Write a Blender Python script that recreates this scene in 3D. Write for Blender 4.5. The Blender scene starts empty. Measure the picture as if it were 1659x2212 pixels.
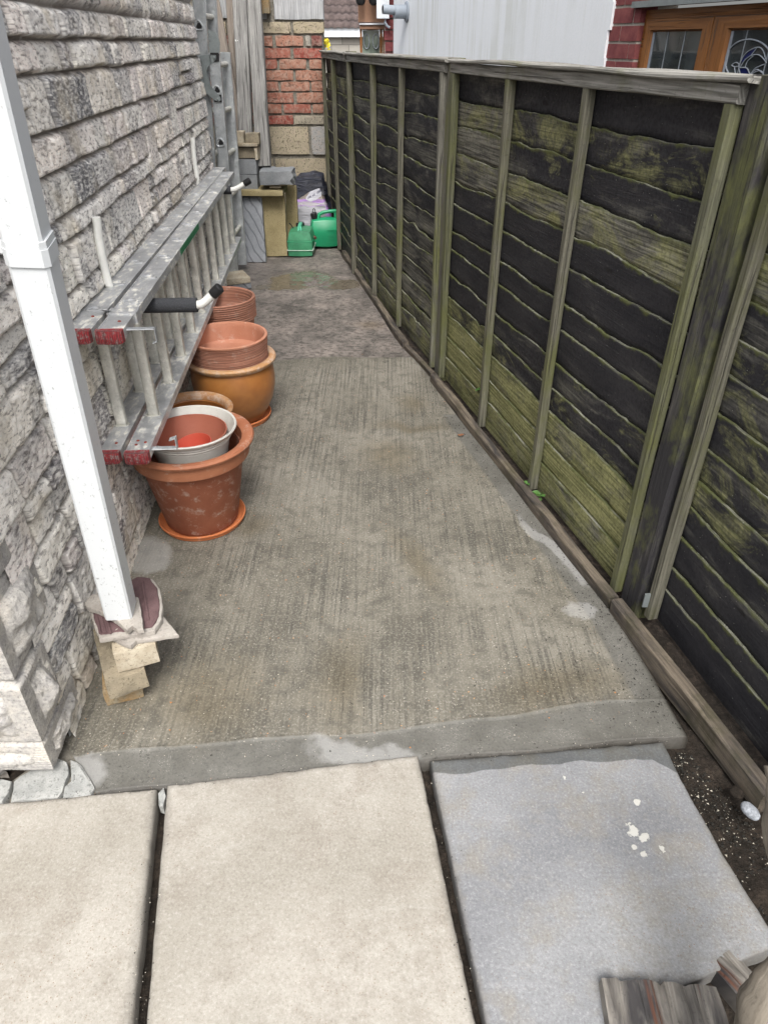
import bpy, bmesh, math, random
import numpy as np
from mathutils import Vector, Matrix, noise as mn, Euler
R = math.radians
random.seed(7)
rng = np.random.RandomState(11)
C = bpy.context.scene.collection
# ------------------------------------------------------------------ camera, sky, sun, exposure
H0 = 1.42                                   # eye height in metres
PITCH = math.atan(1016/1500)
cam_d = bpy.data.cameras.new("camera"); cam = bpy.data.objects.new("camera", cam_d); C.objects.link(cam)
cam.location = (0, 0, H0); cam.rotation_euler = (R(90)-PITCH, 0, 0)
cam_d.sensor_fit = 'VERTICAL'; cam_d.sensor_height = 24; cam_d.lens = 24*1500/2212
cam_d.clip_start = 0.02; cam_d.clip_end = 900
bpy.context.scene.camera = cam
W = bpy.data.worlds.new("World"); bpy.context.scene.world = W; W.use_nodes = True
wn = W.node_tree; bg = wn.nodes['Background']
sky = wn.nodes.new('ShaderNodeTexSky'); sky.sky_type = 'NISHITA'; sky.sun_disc = False
SUN_EL, SUN_AZ = R(55), R(177)              # azimuth from +y, clockwise seen from above
sky.sun_elevation = SUN_EL; sky.sun_rotation = SUN_AZ; sky.dust_density = 5.0; sky.air_density = 1.0; sky.ozone_density = 1.0
hs = wn.nodes.new('ShaderNodeHueSaturation'); hs.inputs['Saturation'].default_value = 0.30
wn.links.new(sky.outputs[0], hs.inputs['Color']); wn.links.new(hs.outputs[0], bg.inputs[0]); bg.inputs[1].default_value = 0.15
sd = bpy.data.lights.new("sun", 'SUN'); sun = bpy.data.objects.new("sun", sd); C.objects.link(sun)
sd.energy = 1.4; sd.angle = R(24); sd.color = (1.0, 0.975, 0.94)
sdir = Vector((math.sin(SUN_AZ)*math.cos(SUN_EL), math.cos(SUN_AZ)*math.cos(SUN_EL), math.sin(SUN_EL)))
sun.rotation_euler = sdir.to_track_quat('Z', 'Y').to_euler(); sun.location = (0, 0, 8)
vs = bpy.context.scene.view_settings
vs.view_transform = 'Standard'; vs.look = 'None'; vs.gamma = 1; vs.use_curve_mapping = False; vs.exposure = 1.10

# ------------------------------------------------------------------ survey helpers (real positions measured off the picture)
_c, _s = math.cos(PITCH), math.sin(PITCH)
def ray(x, y):
    u = (x-829.5)/1500; v = -(y-1106)/1500
    return Vector((u, _c+v*_s, -_s+v*_c))
def G(x, y, z=0.0):
    r = ray(x, y); t = (z-H0)/r.z; return Vector((r.x*t, r.y*t, z))
def AY(x, y, Y):
    r = ray(x, y); t = Y/r.y; return Vector((r.x*t, Y, H0+r.z*t))
def AD(x, y, t):
    r = ray(x, y); return Vector((r.x*t, r.y*t, H0+r.z*t))

# ------------------------------------------------------------------ mesh helpers
def tag(o, label=None, cat=None, group=None, kind=None):
    if label: o['label'] = label
    if cat: o['category'] = cat
    if group: o['group'] = group
    if kind: o['kind'] = kind
    return o
def thing(name, label, cat, loc, group=None):
    o = bpy.data.objects.new(name, None); C.objects.link(o); o.location = Vector(loc); o.empty_display_size = .05
    return tag(o, label, cat, group)
def wloc(o):
    v = Vector((0, 0, 0))
    while o is not None:
        v += o.location; o = o.parent
    return v
class MB:
    """collects world-space geometry, links it as one mesh object"""
    def __init__(s): s.V = []; s.F = []; s.UV = []; s.A = {}; s.smooth = True
    def add(s, V, F, UV=None, **att):
        b = len(s.V); s.V += [tuple(v) for v in V]; s.F += [tuple(i+b for i in f) for f in F]
        s.UV += list(UV) if UV is not None else [(v[0], v[1]) for v in V]
        for k, a in att.items():
            L = s.A.setdefault(k, [0.0]*b)
            L += list(a) if hasattr(a, '__len__') else [a]*len(V)
        for k in s.A:
            if len(s.A[k]) < len(s.V): s.A[k] += [0.0]*(len(s.V)-len(s.A[k]))
        return s
    def build(s, name, m, parent=None, smooth=None, sharp=35):
        V = np.array(s.V, dtype=float)
        if parent is not None: org = np.array(wloc(parent))
        else:
            org = np.array([(V[:, 0].min()+V[:, 0].max())/2, (V[:, 1].min()+V[:, 1].max())/2, V[:, 2].min()])
        me = bpy.data.meshes.new(name); me.from_pydata([tuple(v) for v in (V-org)], [], s.F)
        uv = me.uv_layers.new(name='UVMap')
        li = np.zeros(len(me.loops), dtype=np.int32); me.loops.foreach_get('vertex_index', li)
        uv.data.foreach_set('uv', np.array(s.UV, dtype=np.float32)[li].ravel())
        for k, a in s.A.items():
            at = me.attributes.new(k, 'FLOAT', 'POINT'); at.data.foreach_set('value', np.array(a, dtype=np.float32))
        if smooth is None: smooth = s.smooth
        if smooth:
            me.polygons.foreach_set('use_smooth', [True]*len(me.polygons))
            try: me.set_sharp_from_angle(angle=R(sharp))
            except Exception: pass
        me.materials.append(m); me.update()
        o = bpy.data.objects.new(name, me); C.objects.link(o)
        if parent is not None: o.parent = parent
        else: o.location = org
        return o
def frame(d, up=Vector((0, 0, 1))):
    d = d.normalized()
    if abs(d.dot(up)) > .98: up = Vector((0, 1, 0))
    x = d.cross(up).normalized(); y = x.cross(d).normalized()
    return d, x, y
def beam(mb, A, B, w, t, up=Vector((0, 0, 1)), bev=.003, seg=1, jit=0, seed=0, caps=True, taper=1.0, **att):
    """box section w (sideways) x t (up) from A to B"""
    A = Vector(A); B = Vector(B); d, x, y = frame(B-A, up); L = (B-A).length
    b = min(bev, w*.45, t*.45); hw, ht = w/2, t/2
    P = [(-hw+b, -ht), (hw-b, -ht), (hw, -ht+b), (hw, ht-b), (hw-b, ht), (-hw+b, ht), (-hw, ht-b), (-hw, -ht+b)]
    if jit:
        Q = []
        for i in range(8):
            p, q = P[i], P[(i+1) % 8]; Q.append(p)
            l = math.hypot(q[0]-p[0], q[1]-p[1])
            if l > .02:
                for k in (1, 2): Q.append((p[0]+(q[0]-p[0])*k/3, p[1]+(q[1]-p[1])*k/3))
        P = Q
    n = len(P); V = []; UV = []; per = [0]
    for i in range(n): per.append(per[-1]+math.hypot(P[(i+1) % n][0]-P[i][0], P[(i+1) % n][1]-P[i][1]))
    for k in range(seg+1):
        f = k/seg; c = A+(B-A)*f; sc = 1+(taper-1)*f
        for i, (px, py) in enumerate(P):
            v = c+x*px*sc+y*py*sc
            if jit:
                q = Vector((f*L*3+seed*7.3, px*18+seed, py*18)); v = v+(x*mn.noise(q)+y*mn.noise(q+Vector((9, 3, 1))))*jit
            V.append(v); UV.append((f*L, per[i]))
    F = [(k*n+i, k*n+(i+1) % n, (k+1)*n+(i+1) % n, (k+1)*n+i) for k in range(seg) for i in range(n)]
    if caps: F += [tuple(range(n-1, -1, -1)), tuple(seg*n+i for i in range(n))]
    mb.add(V, F, UV, **att); return mb
def tube(mb, pts, r, seg=12, flat=1.0, caps=True, up=Vector((0, 0, 1)), **att):
    pts = [Vector(p) for p in pts]; V = []; UV = []; L = 0; n = len(pts)
    for k, p in enumerate(pts):
        d = (pts[min(k+1, n-1)]-pts[max(k-1, 0)]); d, x, y = frame(d, up)
        if k: L += (p-pts[k-1]).length
        rr = r[k] if hasattr(r, '__len__') else r
        for i in range(seg):
            a = 2*math.pi*i/seg; V.append(p+x*math.cos(a)*rr+y*math.sin(a)*rr*flat); UV.append((L, a*rr))
    F = [(k*seg+i, k*seg+(i+1) % seg, (k+1)*seg+(i+1) % seg, (k+1)*seg+i) for k in range(n-1) for i in range(seg)]
    if caps: F += [tuple(range(seg-1, -1, -1)), tuple((n-1)*seg+i for i in range(seg))]
    mb.add(V, F, UV, **att); return mb
def lathe(mb, prof, c, seg=72, M=None, wob=0, caps=True, **att):
    c = Vector(c); V = []; UV = []; L = [0]
    for i in range(1, len(prof)): L.append(L[-1]+math.hypot(prof[i][0]-prof[i-1][0], prof[i][1]-prof[i-1][1]))
    for j, (r, z) in enumerate(prof):
        for i in range(seg):
            a = 2*math.pi*i/seg; rr = r*(1+wob*math.sin(2*a+1)+wob*.6*math.sin(3*a+z*9))
            v = Vector((rr*math.cos(a), rr*math.sin(a), z))
            if M: v = M @ v
            V.append(c+v); UV.append((a/(2*math.pi), L[j]))
    F = [(j*seg+i, j*seg+(i+1) % seg, (j+1)*seg+(i+1) % seg, (j+1)*seg+i) for j in range(len(prof)-1) for i in range(seg)]
    if caps or prof[0][0] < .04: F.append(tuple(range(seg-1, -1, -1)))
    if caps or prof[-1][0] < .04: F.append(tuple((len(prof)-1)*seg+i for i in range(seg)))
    mb.add(V, F, UV, **att); return mb
def cubegrid(n):
    V = []; F = []; idx = {}
    def vid(p):
        k = tuple(round(q, 6) for q in p)
        if k not in idx: idx[k] = len(V); V.append(Vector(p))
        return idx[k]
    for ax in range(3):
        for sg in (-1, 1):
            for i in range(n):
                for j in range(n):
                    q = []
                    for a, b in ((i, j), (i+1, j), (i+1, j+1), (i, j+1)):
                        p = [0, 0, 0]; p[ax] = sg; p[(ax+1) % 3] = -1+2*a/n; p[(ax+2) % 3] = -1+2*b/n; q.append(vid(p))
                    F.append(tuple(q) if sg > 0 else tuple(reversed(q)))
    return V, F
def rbox(mb, c, size, r, rot=None, n=7, fn=None, inner=False, **att):
    """rounded box centred on c"""
    V0, F = cubegrid(n); V = []; UV = []; h = Vector(size)/2
    for p in V0:
        q = p.normalized(); k = max(h.x, h.y, h.z)
        if inner: v = Vector([(abs(p[i])*(h[i]-r))*(1 if p[i] > 0 else -1) for i in range(3)])+q*r
        else: v = Vector([((h[i]-min(r, h[i]*.98)) if p[i] > 0 else -(h[i]-min(r, h[i]*.98))) for i in range(3)])+Vector([q[i]*min(r, h[i]*.98) for i in range(3)])
        if fn: v = fn(v)
        UV.append((v.x, v.z))
        if rot is not None: v = rot @ v
        V.append(Vector(c)+v)
    mb.add(V, F, UV, **att); return mb
def block(mb, c, size, rot=None, rough=.003, seed=0, r=.004, n=9, freq=22, fn=None, **att):
    """rough stone / brick / concrete block, centred on c"""
    h = Vector(size)/2
    def f(v):
        q = v*freq+Vector((seed*13.7, seed*3.1, seed*5.9))
        v = v+Vector((mn.noise(q), mn.noise(q+Vector((5, 0, 0))), mn.noise(q+Vector((0, 7, 0)))))*rough
        e = sum(1 for i in range(3) if abs(v[i]) > h[i]*.9)
        if e > 1:
            k = max(0, mn.noise(q*.7+Vector((3, 3, 3)))-.15); v = v*(1-k*rough*9)
        return fn(v) if fn else v
    return rbox(mb, c, size, r, rot, n, f, inner=True, **att)
def Rz(a): return Matrix.Rotation(R(a), 3, 'Z')
def Rx(a): return Matrix.Rotation(R(a), 3, 'X')
def Ry(a): return Matrix.Rotation(R(a), 3, 'Y')

# numpy value noise
def vn(x, y, seed=0):
    xi = np.floor(x).astype(np.int64); yi = np.floor(y).astype(np.int64); xf = x-xi; yf = y-yi
    def h(a, b):
        n = (a*374761393+b*668265263+seed*1442695041) & 0x7fffffff
        n = ((n ^ (n >> 13))*1274126177) & 0x7fffffff
        return ((n ^ (n >> 16)) & 0xffff)/65535.0
    u = xf*xf*(3-2*xf); v = yf*yf*(3-2*yf)
    return (h(xi, yi)*(1-u)+h(xi+1, yi)*u)*(1-v)+(h(xi, yi+1)*(1-u)+h(xi+1, yi+1)*u)*v
def fbm(x, y, oct=4, seed=0, g=.5):
    a = 1; s = 0; t = 0
    for o in range(oct):
        s = s+a*vn(x*2**o+o*17.3, y*2**o+o*9.1, seed+o); t += a; a *= g
    return s/t
def sstep(a, b, x):
    t = np.clip((x-a)/(b-a), 0, 1); return t*t*(3-2*t)
def gridmesh(name, P, m, att=None, parent=None, uv=None, kind=None, thick=None):
    """P: (ny,nx,3) world points; optional skirt downwards"""
    ny, nx = P.shape[:2]; V = P.reshape(-1, 3)
    org = np.array(wloc(parent)) if parent is not None else np.array([V[:, 0].mean(), V[:, 1].mean(), V[:, 2].min()-(thick or 0)])
    a = np.arange(ny*nx).reshape(ny, nx)
    F = np.stack([a[:-1, :-1], a[:-1, 1:], a[1:, 1:], a[1:, :-1]], -1).reshape(-1, 4)
    VV = V; att = dict(att or {}); U = uv.reshape(-1, 2) if uv is not None else V[:, :2]
    if thick:
        ring = np.concatenate([a[0, :], a[1:, -1], a[-1, -2::-1], a[-2:0:-1, 0]]); nr = len(ring)
        low = V[ring].copy(); low[:, 2] -= thick; b = len(V); VV = np.concatenate([V, low])
        j = np.arange(nr); F2 = np.stack([ring, b+j, b+(j+1) % nr, ring[(j+1) % nr]], -1); F = np.concatenate([F, F2])
        U = np.concatenate([U, U[ring]+np.array([0, .01])])
        att = {k: np.concatenate([v.ravel(), v.ravel()[ring]]) for k, v in att.items()}
    me = bpy.data.meshes.new(name); me.vertices.add(len(VV)); me.vertices.foreach_set('co', (VV-org).astype(np.float32).ravel())
    me.loops.add(len(F)*4); me.loops.foreach_set('vertex_index', F.astype(np.int32).ravel())
    me.polygons.add(len(F)); me.polygons.foreach_set('loop_start', np.arange(0, len(F)*4, 4, dtype=np.int32))
    me.update(calc_edges=True); me.validate()
    uvl = me.uv_layers.new(name='UVMap'); uvl.data.foreach_set('uv', U[F.ravel()].astype(np.float32).ravel())
    for k, v in att.items():
        at = me.attributes.new(k, 'FLOAT', 'POINT'); at.data.foreach_set('value', np.asarray(v, dtype=np.float32).ravel())
    me.polygons.foreach_set('use_smooth', [True]*len(me.polygons))
    me.materials.append(m); o = bpy.data.objects.new(name, me); C.objects.link(o)
    if parent is not None: o.parent = parent
    else: o.location = org
    if kind: o['kind'] = kind
    return o

# ------------------------------------------------------------------ material helper
class MT:
    def __init__(s, name, rough=.8, spec=.4, metal=0, col=None):
        s.m = bpy.data.materials.new(name); s.m.use_nodes = True; s.nt = s.m.node_tree
        s.b = s.nt.nodes['Principled BSDF']; s.b.inputs['Roughness'].default_value = rough
        s.b.inputs['Specular IOR Level'].default_value = spec; s.b.inputs['Metallic'].default_value = metal
        if col: s.b.inputs['Base Color'].default_value = (*col, 1)
        s.tc = s.nt.nodes.new('ShaderNodeTexCoord'); s.obj = s.tc.outputs['Object']; s.uv = s.tc.outputs['UV']
    def set(s, sock, v):
        if isinstance(v, bpy.types.NodeSocket): s.nt.links.new(v, sock)
        elif isinstance(v, (tuple, list)) and len(v) == 3 and sock.type == 'RGBA': sock.default_value = (*v, 1)
        else: sock.default_value = v
    def map(s, vec, sc=(1, 1, 1), rot=(0, 0, 0), loc=(0, 0, 0)):
        n = s.nt.nodes.new('ShaderNodeMapping'); s.set(n.inputs['Vector'], vec); n.inputs['Scale'].default_value = sc
        n.inputs['Rotation'].default_value = [R(a) for a in rot]; n.inputs['Location'].default_value = loc; return n.outputs[0]
    def noise(s, vec, scale, detail=4, rough=.6, dist=0):
        n = s.nt.nodes.new('ShaderNodeTexNoise'); s.set(n.inputs['Vector'], vec); n.inputs['Scale'].default_value = scale
        n.inputs['Detail'].default_value = detail; n.inputs['Roughness'].default_value = rough; n.inputs['Distortion'].default_value = dist
        return n.outputs['Fac']
    def vor(s, vec, scale, feat='F1', out='Distance', rnd=1):
        n = s.nt.nodes.new('ShaderNodeTexVoronoi'); n.feature = feat; s.set(n.inputs['Vector'], vec); n.inputs['Scale'].default_value = scale
        n.inputs['Randomness'].default_value = rnd; return n.outputs[out]
    def wave(s, vec, scale, dist=2, detail=2, dscale=1, dirn='X'):
        n = s.nt.nodes.new('ShaderNodeTexWave'); n.bands_direction = dirn; s.set(n.inputs['Vector'], vec); n.inputs['Scale'].default_value = scale
        n.inputs['Distortion'].default_value = dist; n.inputs['Detail'].default_value = detail; n.inputs['Detail Scale'].default_value = dscale
        return n.outputs['Fac']
    def ramp(s, f, stops, interp='LINEAR'):
        n = s.nt.nodes.new('ShaderNodeValToRGB'); s.set(n.inputs[0], f); r = n.color_ramp; r.interpolation = interp
        while len(r.elements) < len(stops): r.elements.new(.5)
        for e, (p, c) in zip(r.elements, stops):
            e.position = p; e.color = (*c, 1) if hasattr(c, '__len__') else (c, c, c, 1)
        return n.outputs[0]
    def mr(s, f, a, b, c=0, d=1):
        n = s.nt.nodes.new('ShaderNodeMapRange'); s.set(n.inputs[0], f)
        for i, v in enumerate((a, b, c, d)): n.inputs[i+1].default_value = v
        n.clamp = True; return n.outputs[0]
    def mix(s, f, a, b, mode='MIX'):
        n = s.nt.nodes.new('ShaderNodeMix'); n.data_type = 'RGBA'; n.blend_type = mode
        s.set(n.inputs[0], f); s.set(n.inputs[6], a); s.set(n.inputs[7], b); return n.outputs[2]
    def math(s, op, a, b=0, clamp=False):
        n = s.nt.nodes.new('ShaderNodeMath'); n.operation = op; n.use_clamp = clamp; s.set(n.inputs[0], a); s.set(n.inputs[1], b); return n.outputs[0]
    def attr(s, name, out='Fac'):
        n = s.nt.nodes.new('ShaderNodeAttribute'); n.attribute_name = name; return n.outputs[out]
    def sep(s, v, i):
        n = s.nt.nodes.new('ShaderNodeSeparateXYZ'); s.set(n.inputs[0], v); return n.outputs[i]
    def rnd(s):
        n = s.nt.nodes.new('ShaderNodeObjectInfo'); return n.outputs['Random']
    def bump(s, h, st=.5, d=.002, nrm=None):
        n = s.nt.nodes.new('ShaderNodeBump'); s.set(n.inputs['Height'], h); n.inputs['Strength'].default_value = st
        n.inputs['Distance'].default_value = d
        if nrm is not None: s.set(n.inputs['Normal'], nrm)
        return n.outputs[0]
    def out(s, col=None, rough=None, nrm=None, metal=None):
        if col is not None: s.set(s.b.inputs['Base Color'], col)
        if rough is not None: s.set(s.b.inputs['Roughness'], rough)
        if nrm is not None: s.set(s.b.inputs['Normal'], nrm)
        if metal is not None: s.set(s.b.inputs['Metallic'], metal)
        return s.m
def lin(r, g, b): return tuple(((v/255)/12.92 if v/255 <= .04045 else ((v/255+.055)/1.055)**2.4) for v in (r, g, b))
# ------------------------------------------------------------------ materials
def m_stone():
    t = MT('split_face_stone', .86, .3); tone = t.attr('tone'); mort = t.attr('mort'); hue = t.attr('hue')
    base = t.ramp(tone, [(0, (.24, .24, .245)), (.25, (.56, .545, .525)), (.6, (.84, .81, .76)), (1, (.93, .89, .79))])
    pk = t.mix(t.mr(hue, .45, .9, 0, .35), base, t.mix(1, base, (1.08, .93, .93), 'MULTIPLY'))
    big = t.noise(t.obj, 8, 4, .6); base = t.mix(t.mr(big, .52, .64, 0, .6), pk, (.13, .13, .14))
    fl = t.noise(t.map(t.uv, (34, 105, 1), (0, 0, 56)), 1.0, 5, .66, .15)
    base = t.mix(t.mr(fl, .50, .59, 0, .9), base, t.mix(.7, base, (.95, .92, .86)))
    base = t.mix(t.mr(fl, .48, .38, 0, .9), base, t.mix(1, base, (.34, .33, .335), 'MULTIPLY'))
    base = t.mix(t.mr(t.noise(t.obj, 5, 3, .6), .52, .66, 0, .5), base, (.62, .54, .40))
    z = t.sep(t.obj, 2); base = t.mix(t.mr(t.noise(t.obj, 160, 2, .6), .6, .72, 0, .4), base, (.06, .06, .06))
    mc = t.mix(t.noise(t.obj, 60, 4, .7), (.22, .20, .175), (.46, .42, .37))
    col = t.mix(mort, base, mc)
    h = t.math('ADD', t.math('MULTIPLY', fl, .6), t.noise(t.obj, 85, 6, .75))
    return t.out(col, nrm=t.bump(h, .9, .006))
M_STONE = m_stone()
def m_quoin():
    t = MT('tooled_quoin_stone', .85, .3); n = t.noise(t.obj, 14, 6, .7); f = t.noise(t.obj, 130, 4, .75)
    base = t.ramp(n, [(.3, (.27, .26, .255)), (.5, (.43, .41, .38)), (.7, (.54, .50, .44))])
    base = t.mix(t.mr(f, .52, .66, 0, .55), base, (.12, .12, .12)); base = t.mix(t.mr(f, .47, .3, 0, .4), base, (.7, .67, .6))
    return t.out(base, nrm=t.bump(t.math('ADD', t.noise(t.obj, 45, 8, .75), t.math('MULTIPLY', f, .4)), 1, .006))
M_QUOIN = m_quoin()
def m_concrete():
    t = MT('brushed_concrete', .6, .35)
    bd, old, dry, wet, lip = [t.attr(k) for k in ('border', 'old', 'dry', 'wet', 'lip')]
    nz = t.noise(t.obj, 3.0, 6, .62); md = t.noise(t.obj, 24, 5, .65); fi = t.noise(t.obj, 150, 2, .55)
    br = t.noise(t.map(t.obj, (105, 2.2, 1), (0, 0, -4)), 1, 3, .55, .3)
    new = t.ramp(nz, [(.35, (.102, .093, .074)), (.5, (.145, .133, .107)), (.65, (.186, .172, .142))])
    new = t.mix(t.math('MULTIPLY', t.mr(br, .41, .54, .75, 0), t.mr(t.noise(t.obj, 4, 4, .6), .36, .62, .15, 1)), new, (.06, .056, .047)); new = t.mix(t.mr(fi, .5, .62, 0, .4), new, (.27, .26, .22)); new = t.mix(t.mr(md, .47, .36, 0, .45), new, (.07, .066, .055))
    smooth = t.mix(t.mr(t.noise(t.obj, 6, 6, .7), .35, .65), (.094, .090, .078), (.143, .138, .123)); smooth = t.mix(t.mr(fi, .52, .66, 0, .4), smooth, (.06, .06, .055))
    new = t.mix(bd, new, smooth)
    oldc = t.ramp(t.noise(t.obj, 5, 6, .65), [(.36, (.09, .081, .072)), (.5, (.165, .146, .130)), (.64, (.24, .208, .184))])
    pits = t.mr(t.noise(t.map(t.obj, (.8, 1.2, 1)), 40, 7, .82), .50, .58)
    oldc = t.mix(t.math('MULTIPLY', pits, .65), oldc, (.035, .032, .03))
    om = t.mr(t.math('ADD', old, t.math('MULTIPLY', md, .25)), .58, .66)
    col = t.mix(om, new, oldc)
    # exposed aggregate: pale, dark and a few orange stones
    vv = t.nt.nodes.new('ShaderNodeTexVoronoi'); vv.inputs['Scale'].default_value = 135; wc = t.nt.nodes.new('ShaderNodeTexNoise'); wc.inputs['Scale'].default_value = 160; t.set(wc.inputs['Vector'], t.obj); wv_ = t.nt.nodes.new('ShaderNodeVectorMath'); wv_.operation = 'SCALE'; t.set(wv_.inputs[0], wc.outputs['Color']); wv_.inputs['Scale'].default_value = .010; wa = t.nt.nodes.new('ShaderNodeVectorMath'); t.set(wa.inputs[0], t.obj); t.set(wa.inputs[1], wv_.outputs[0]); t.set(vv.inputs['Vector'], wa.outputs[0])
    rr = t.nt.nodes.new('ShaderNodeSeparateColor'); t.set(rr.inputs[0], vv.outputs['Color'])
    dens = t.mr(t.noise(t.obj, 2.3, 3, .5), .35, .7, .60, .36)
    dot = t.mr(t.math('SUBTRACT', vv.outputs['Distance'], t.math('MULTIPLY', rr.outputs[2], .25)), .03, .10, 1, 0)
    isst = t.math('GREATER_THAN', rr.outputs[0], dens)
    ag = t.math('MULTIPLY', t.math('MULTIPLY', dot, isst), t.math('SUBTRACT', 1, t.math('MULTIPLY', bd, .75)))
    ag = t.math('MULTIPLY', ag, t.math('SUBTRACT', 1, t.math('MULTIPLY', om, .9)))
    agc = t.ramp(rr.outputs[1], [(0, (.05, .045, .04)), (.36, (.11, .1, .09)), (.42, (.24, .225, .19)), (.90, (.46, .43, .37)), (.95, (.55, .30, .13)), (1, (.42, .16, .08))], 'LINEAR')
    col = t.mix(t.math('MULTIPLY', ag, .75), col, agc)
    v2 = t.vor(t.obj, 230, 'F1'); col = t.mix(t.math('MULTIPLY', t.mr(v2, .12, .26, .5, 0), t.mr(md, .5, .6)), col, (.52, .5, .44))
    grit = t.math('MULTIPLY', t.mr(t.noise(t.obj, 120, 3, .75), .60, .66), t.mr(t.noise(t.obj, 4, 4, .7), .48, .62))
    col = t.mix(t.math('MULTIPLY', grit, .8), col, (.025, .024, .02))
    # damp and dry areas
    brown = t.mr(t.math('ADD', wet, t.math('MULTIPLY', md, .5)), .66, 1.15)
    col = t.mix(t.math('MULTIPLY', brown, .55), col, t.mix(1, col, (.62, .54, .40), 'MULTIPLY'))
    dm = t.mr(t.math('ADD', dry, t.math('MULTIPLY', t.noise(t.obj, 40, 6, .7), .3)), .62, .76)
    col = t.mix(t.math('MULTIPLY', dm, .7), col, t.mix(.5, col, (.42, .42, .41)))
    pd = t.attr('puddle'); pm = t.mr(t.math('ADD', pd, t.math('MULTIPLY', md, .3)), .56, .68)
    col = t.mix(t.math('MULTIPLY', pm, .8), col, (.11, .093, .066))
    col = t.mix(t.math('MULTIPLY', t.attr('dirt'), t.mr(md, .3, .6, .6, 1)), col, (.04, .036, .03))
    ro = t.mr(nz, .3, .7, .50, .72); ro = t.math('SUBTRACT', ro, t.math('MULTIPLY', brown, .16)); ro = t.math('ADD', ro, t.math('MULTIPLY', dm, .25))
    rn = t.nt.nodes.new('ShaderNodeMix'); rn.data_type = 'FLOAT'; t.set(rn.inputs[0], pm); t.set(rn.inputs[2], ro); rn.inputs[3].default_value = .09
    h = t.math('ADD', t.math('MULTIPLY', br, t.math('SUBTRACT', .8, t.math('MULTIPLY', bd, .7))), t.math('MULTIPLY', md, .45))
    h = t.math('ADD', h, t.math('MULTIPLY', fi, .3)); h = t.math('ADD', h, t.math('MULTIPLY', ag, .3)); h = t.math('SUBTRACT', h, t.math('MULTIPLY', t.math('MULTIPLY', pits, om), .5))
    h = t.math('MULTIPLY', h, t.math('SUBTRACT', 1, pm))
    return t.out(col, rn.outputs[0], t.bump(h, .8, .0032))
M_CONC = m_concrete()
def m_slab(name, c1, c2, stain, grey=0):
    t = MT(name, .8, .3); n = t.noise(t.obj, 2.2, 6, .6); f = t.noise(t.obj, 190, 4, .75); m = t.noise(t.obj, 11, 5, .7)
    col = t.mix(t.mr(n, .40, .60), c1, c2)
    col = t.mix(t.mr(m, .48, .66, 0, .65), col, stain)
    sc = t.noise(t.map(t.obj, (5, 30, 1), (0, 0, 35)), 1, 6, .7); col = t.mix(t.mr(sc, .60, .70, 0, .10), col, t.mix(.6, col, (.75, .75, .74)))
    col = t.mix(t.mr(f, .52, .66, 0, .42), col, t.mix(1, col, (.5, .47, .43), 'MULTIPLY')); col = t.mix(t.mr(f, .46, .34, 0, .3), col, t.mix(.5, col, (.7, .69, .66)))
    vv = t.nt.nodes.new('ShaderNodeTexVoronoi'); vv.inputs['Scale'].default_value = 190; t.set(vv.inputs['Vector'], t.obj)
    rr = t.nt.nodes.new('ShaderNodeSeparateColor'); t.set(rr.inputs[0], vv.outputs['Color'])
    sp = t.math('MULTIPLY', t.mr(vv.outputs['Distance'], .12, .3, 1, 0), t.math('GREATER_THAN', rr.outputs[0], .72))
    col = t.mix(t.math('MULTIPLY', sp, t.mr(t.noise(t.obj, 4, 5, .7), .46, .62, .0, .9)), col, (.19, .13, .085))
    edge = t.attr('edge'); col = t.mix(t.math('MULTIPLY', t.mr(t.math('ADD', edge, t.math('MULTIPLY', m, .8)), .85, 1.25), .5), col, (.12, .11, .095))
    wet = t.attr('wet'); wm = t.mr(t.math('ADD', wet, t.math('MULTIPLY', m, .03)), .5, .54)
    col = t.mix(wm, col, t.mix(1, col, (.46, .47, .46), 'MULTIPLY'))
    pt = t.attr('paint'); pm = t.mr(t.math('ADD', pt, t.math('MULTIPLY', t.noise(t.obj, 70, 5, .75), 1.5)), 1.28, 1.34)
    col = t.mix(t.math('MULTIPLY', pm, .85), col, (.50, .49, .45))
    h = t.math('ADD', t.math('MULTIPLY', f, .5), t.math('MULTIPLY', m, .8)); h = t.math('ADD', h, pm)
    return t.out(col, nrm=t.bump(h, .6, .0022 if not grey else .003))
M_SLAB_A = m_slab('beige_paving', (.258, .239, .203), (.330, .309, .271), (.225, .201, .168))
M_SLAB_B = m_slab('blue_grey_paving', (.170, .174, .183), (.243, .247, .252), (.21, .195, .168), 1)
def m_soil():
    t = MT('dark_soil', .95, .2); n = t.noise(t.obj, 30, 8, .75); f = t.noise(t.obj, 150, 5, .8)
    col = t.ramp(n, [(.3, (.012, .010, .008)), (.5, (.04, .032, .025)), (.7, (.095, .072, .055))])
    col = t.mix(t.mr(f, .62, .7, 0, .7), col, (.22, .19, .15))
    return t.out(col, nrm=t.bump(t.math('ADD', n, f), 1, .012))
M_SOIL = m_soil()
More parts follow.
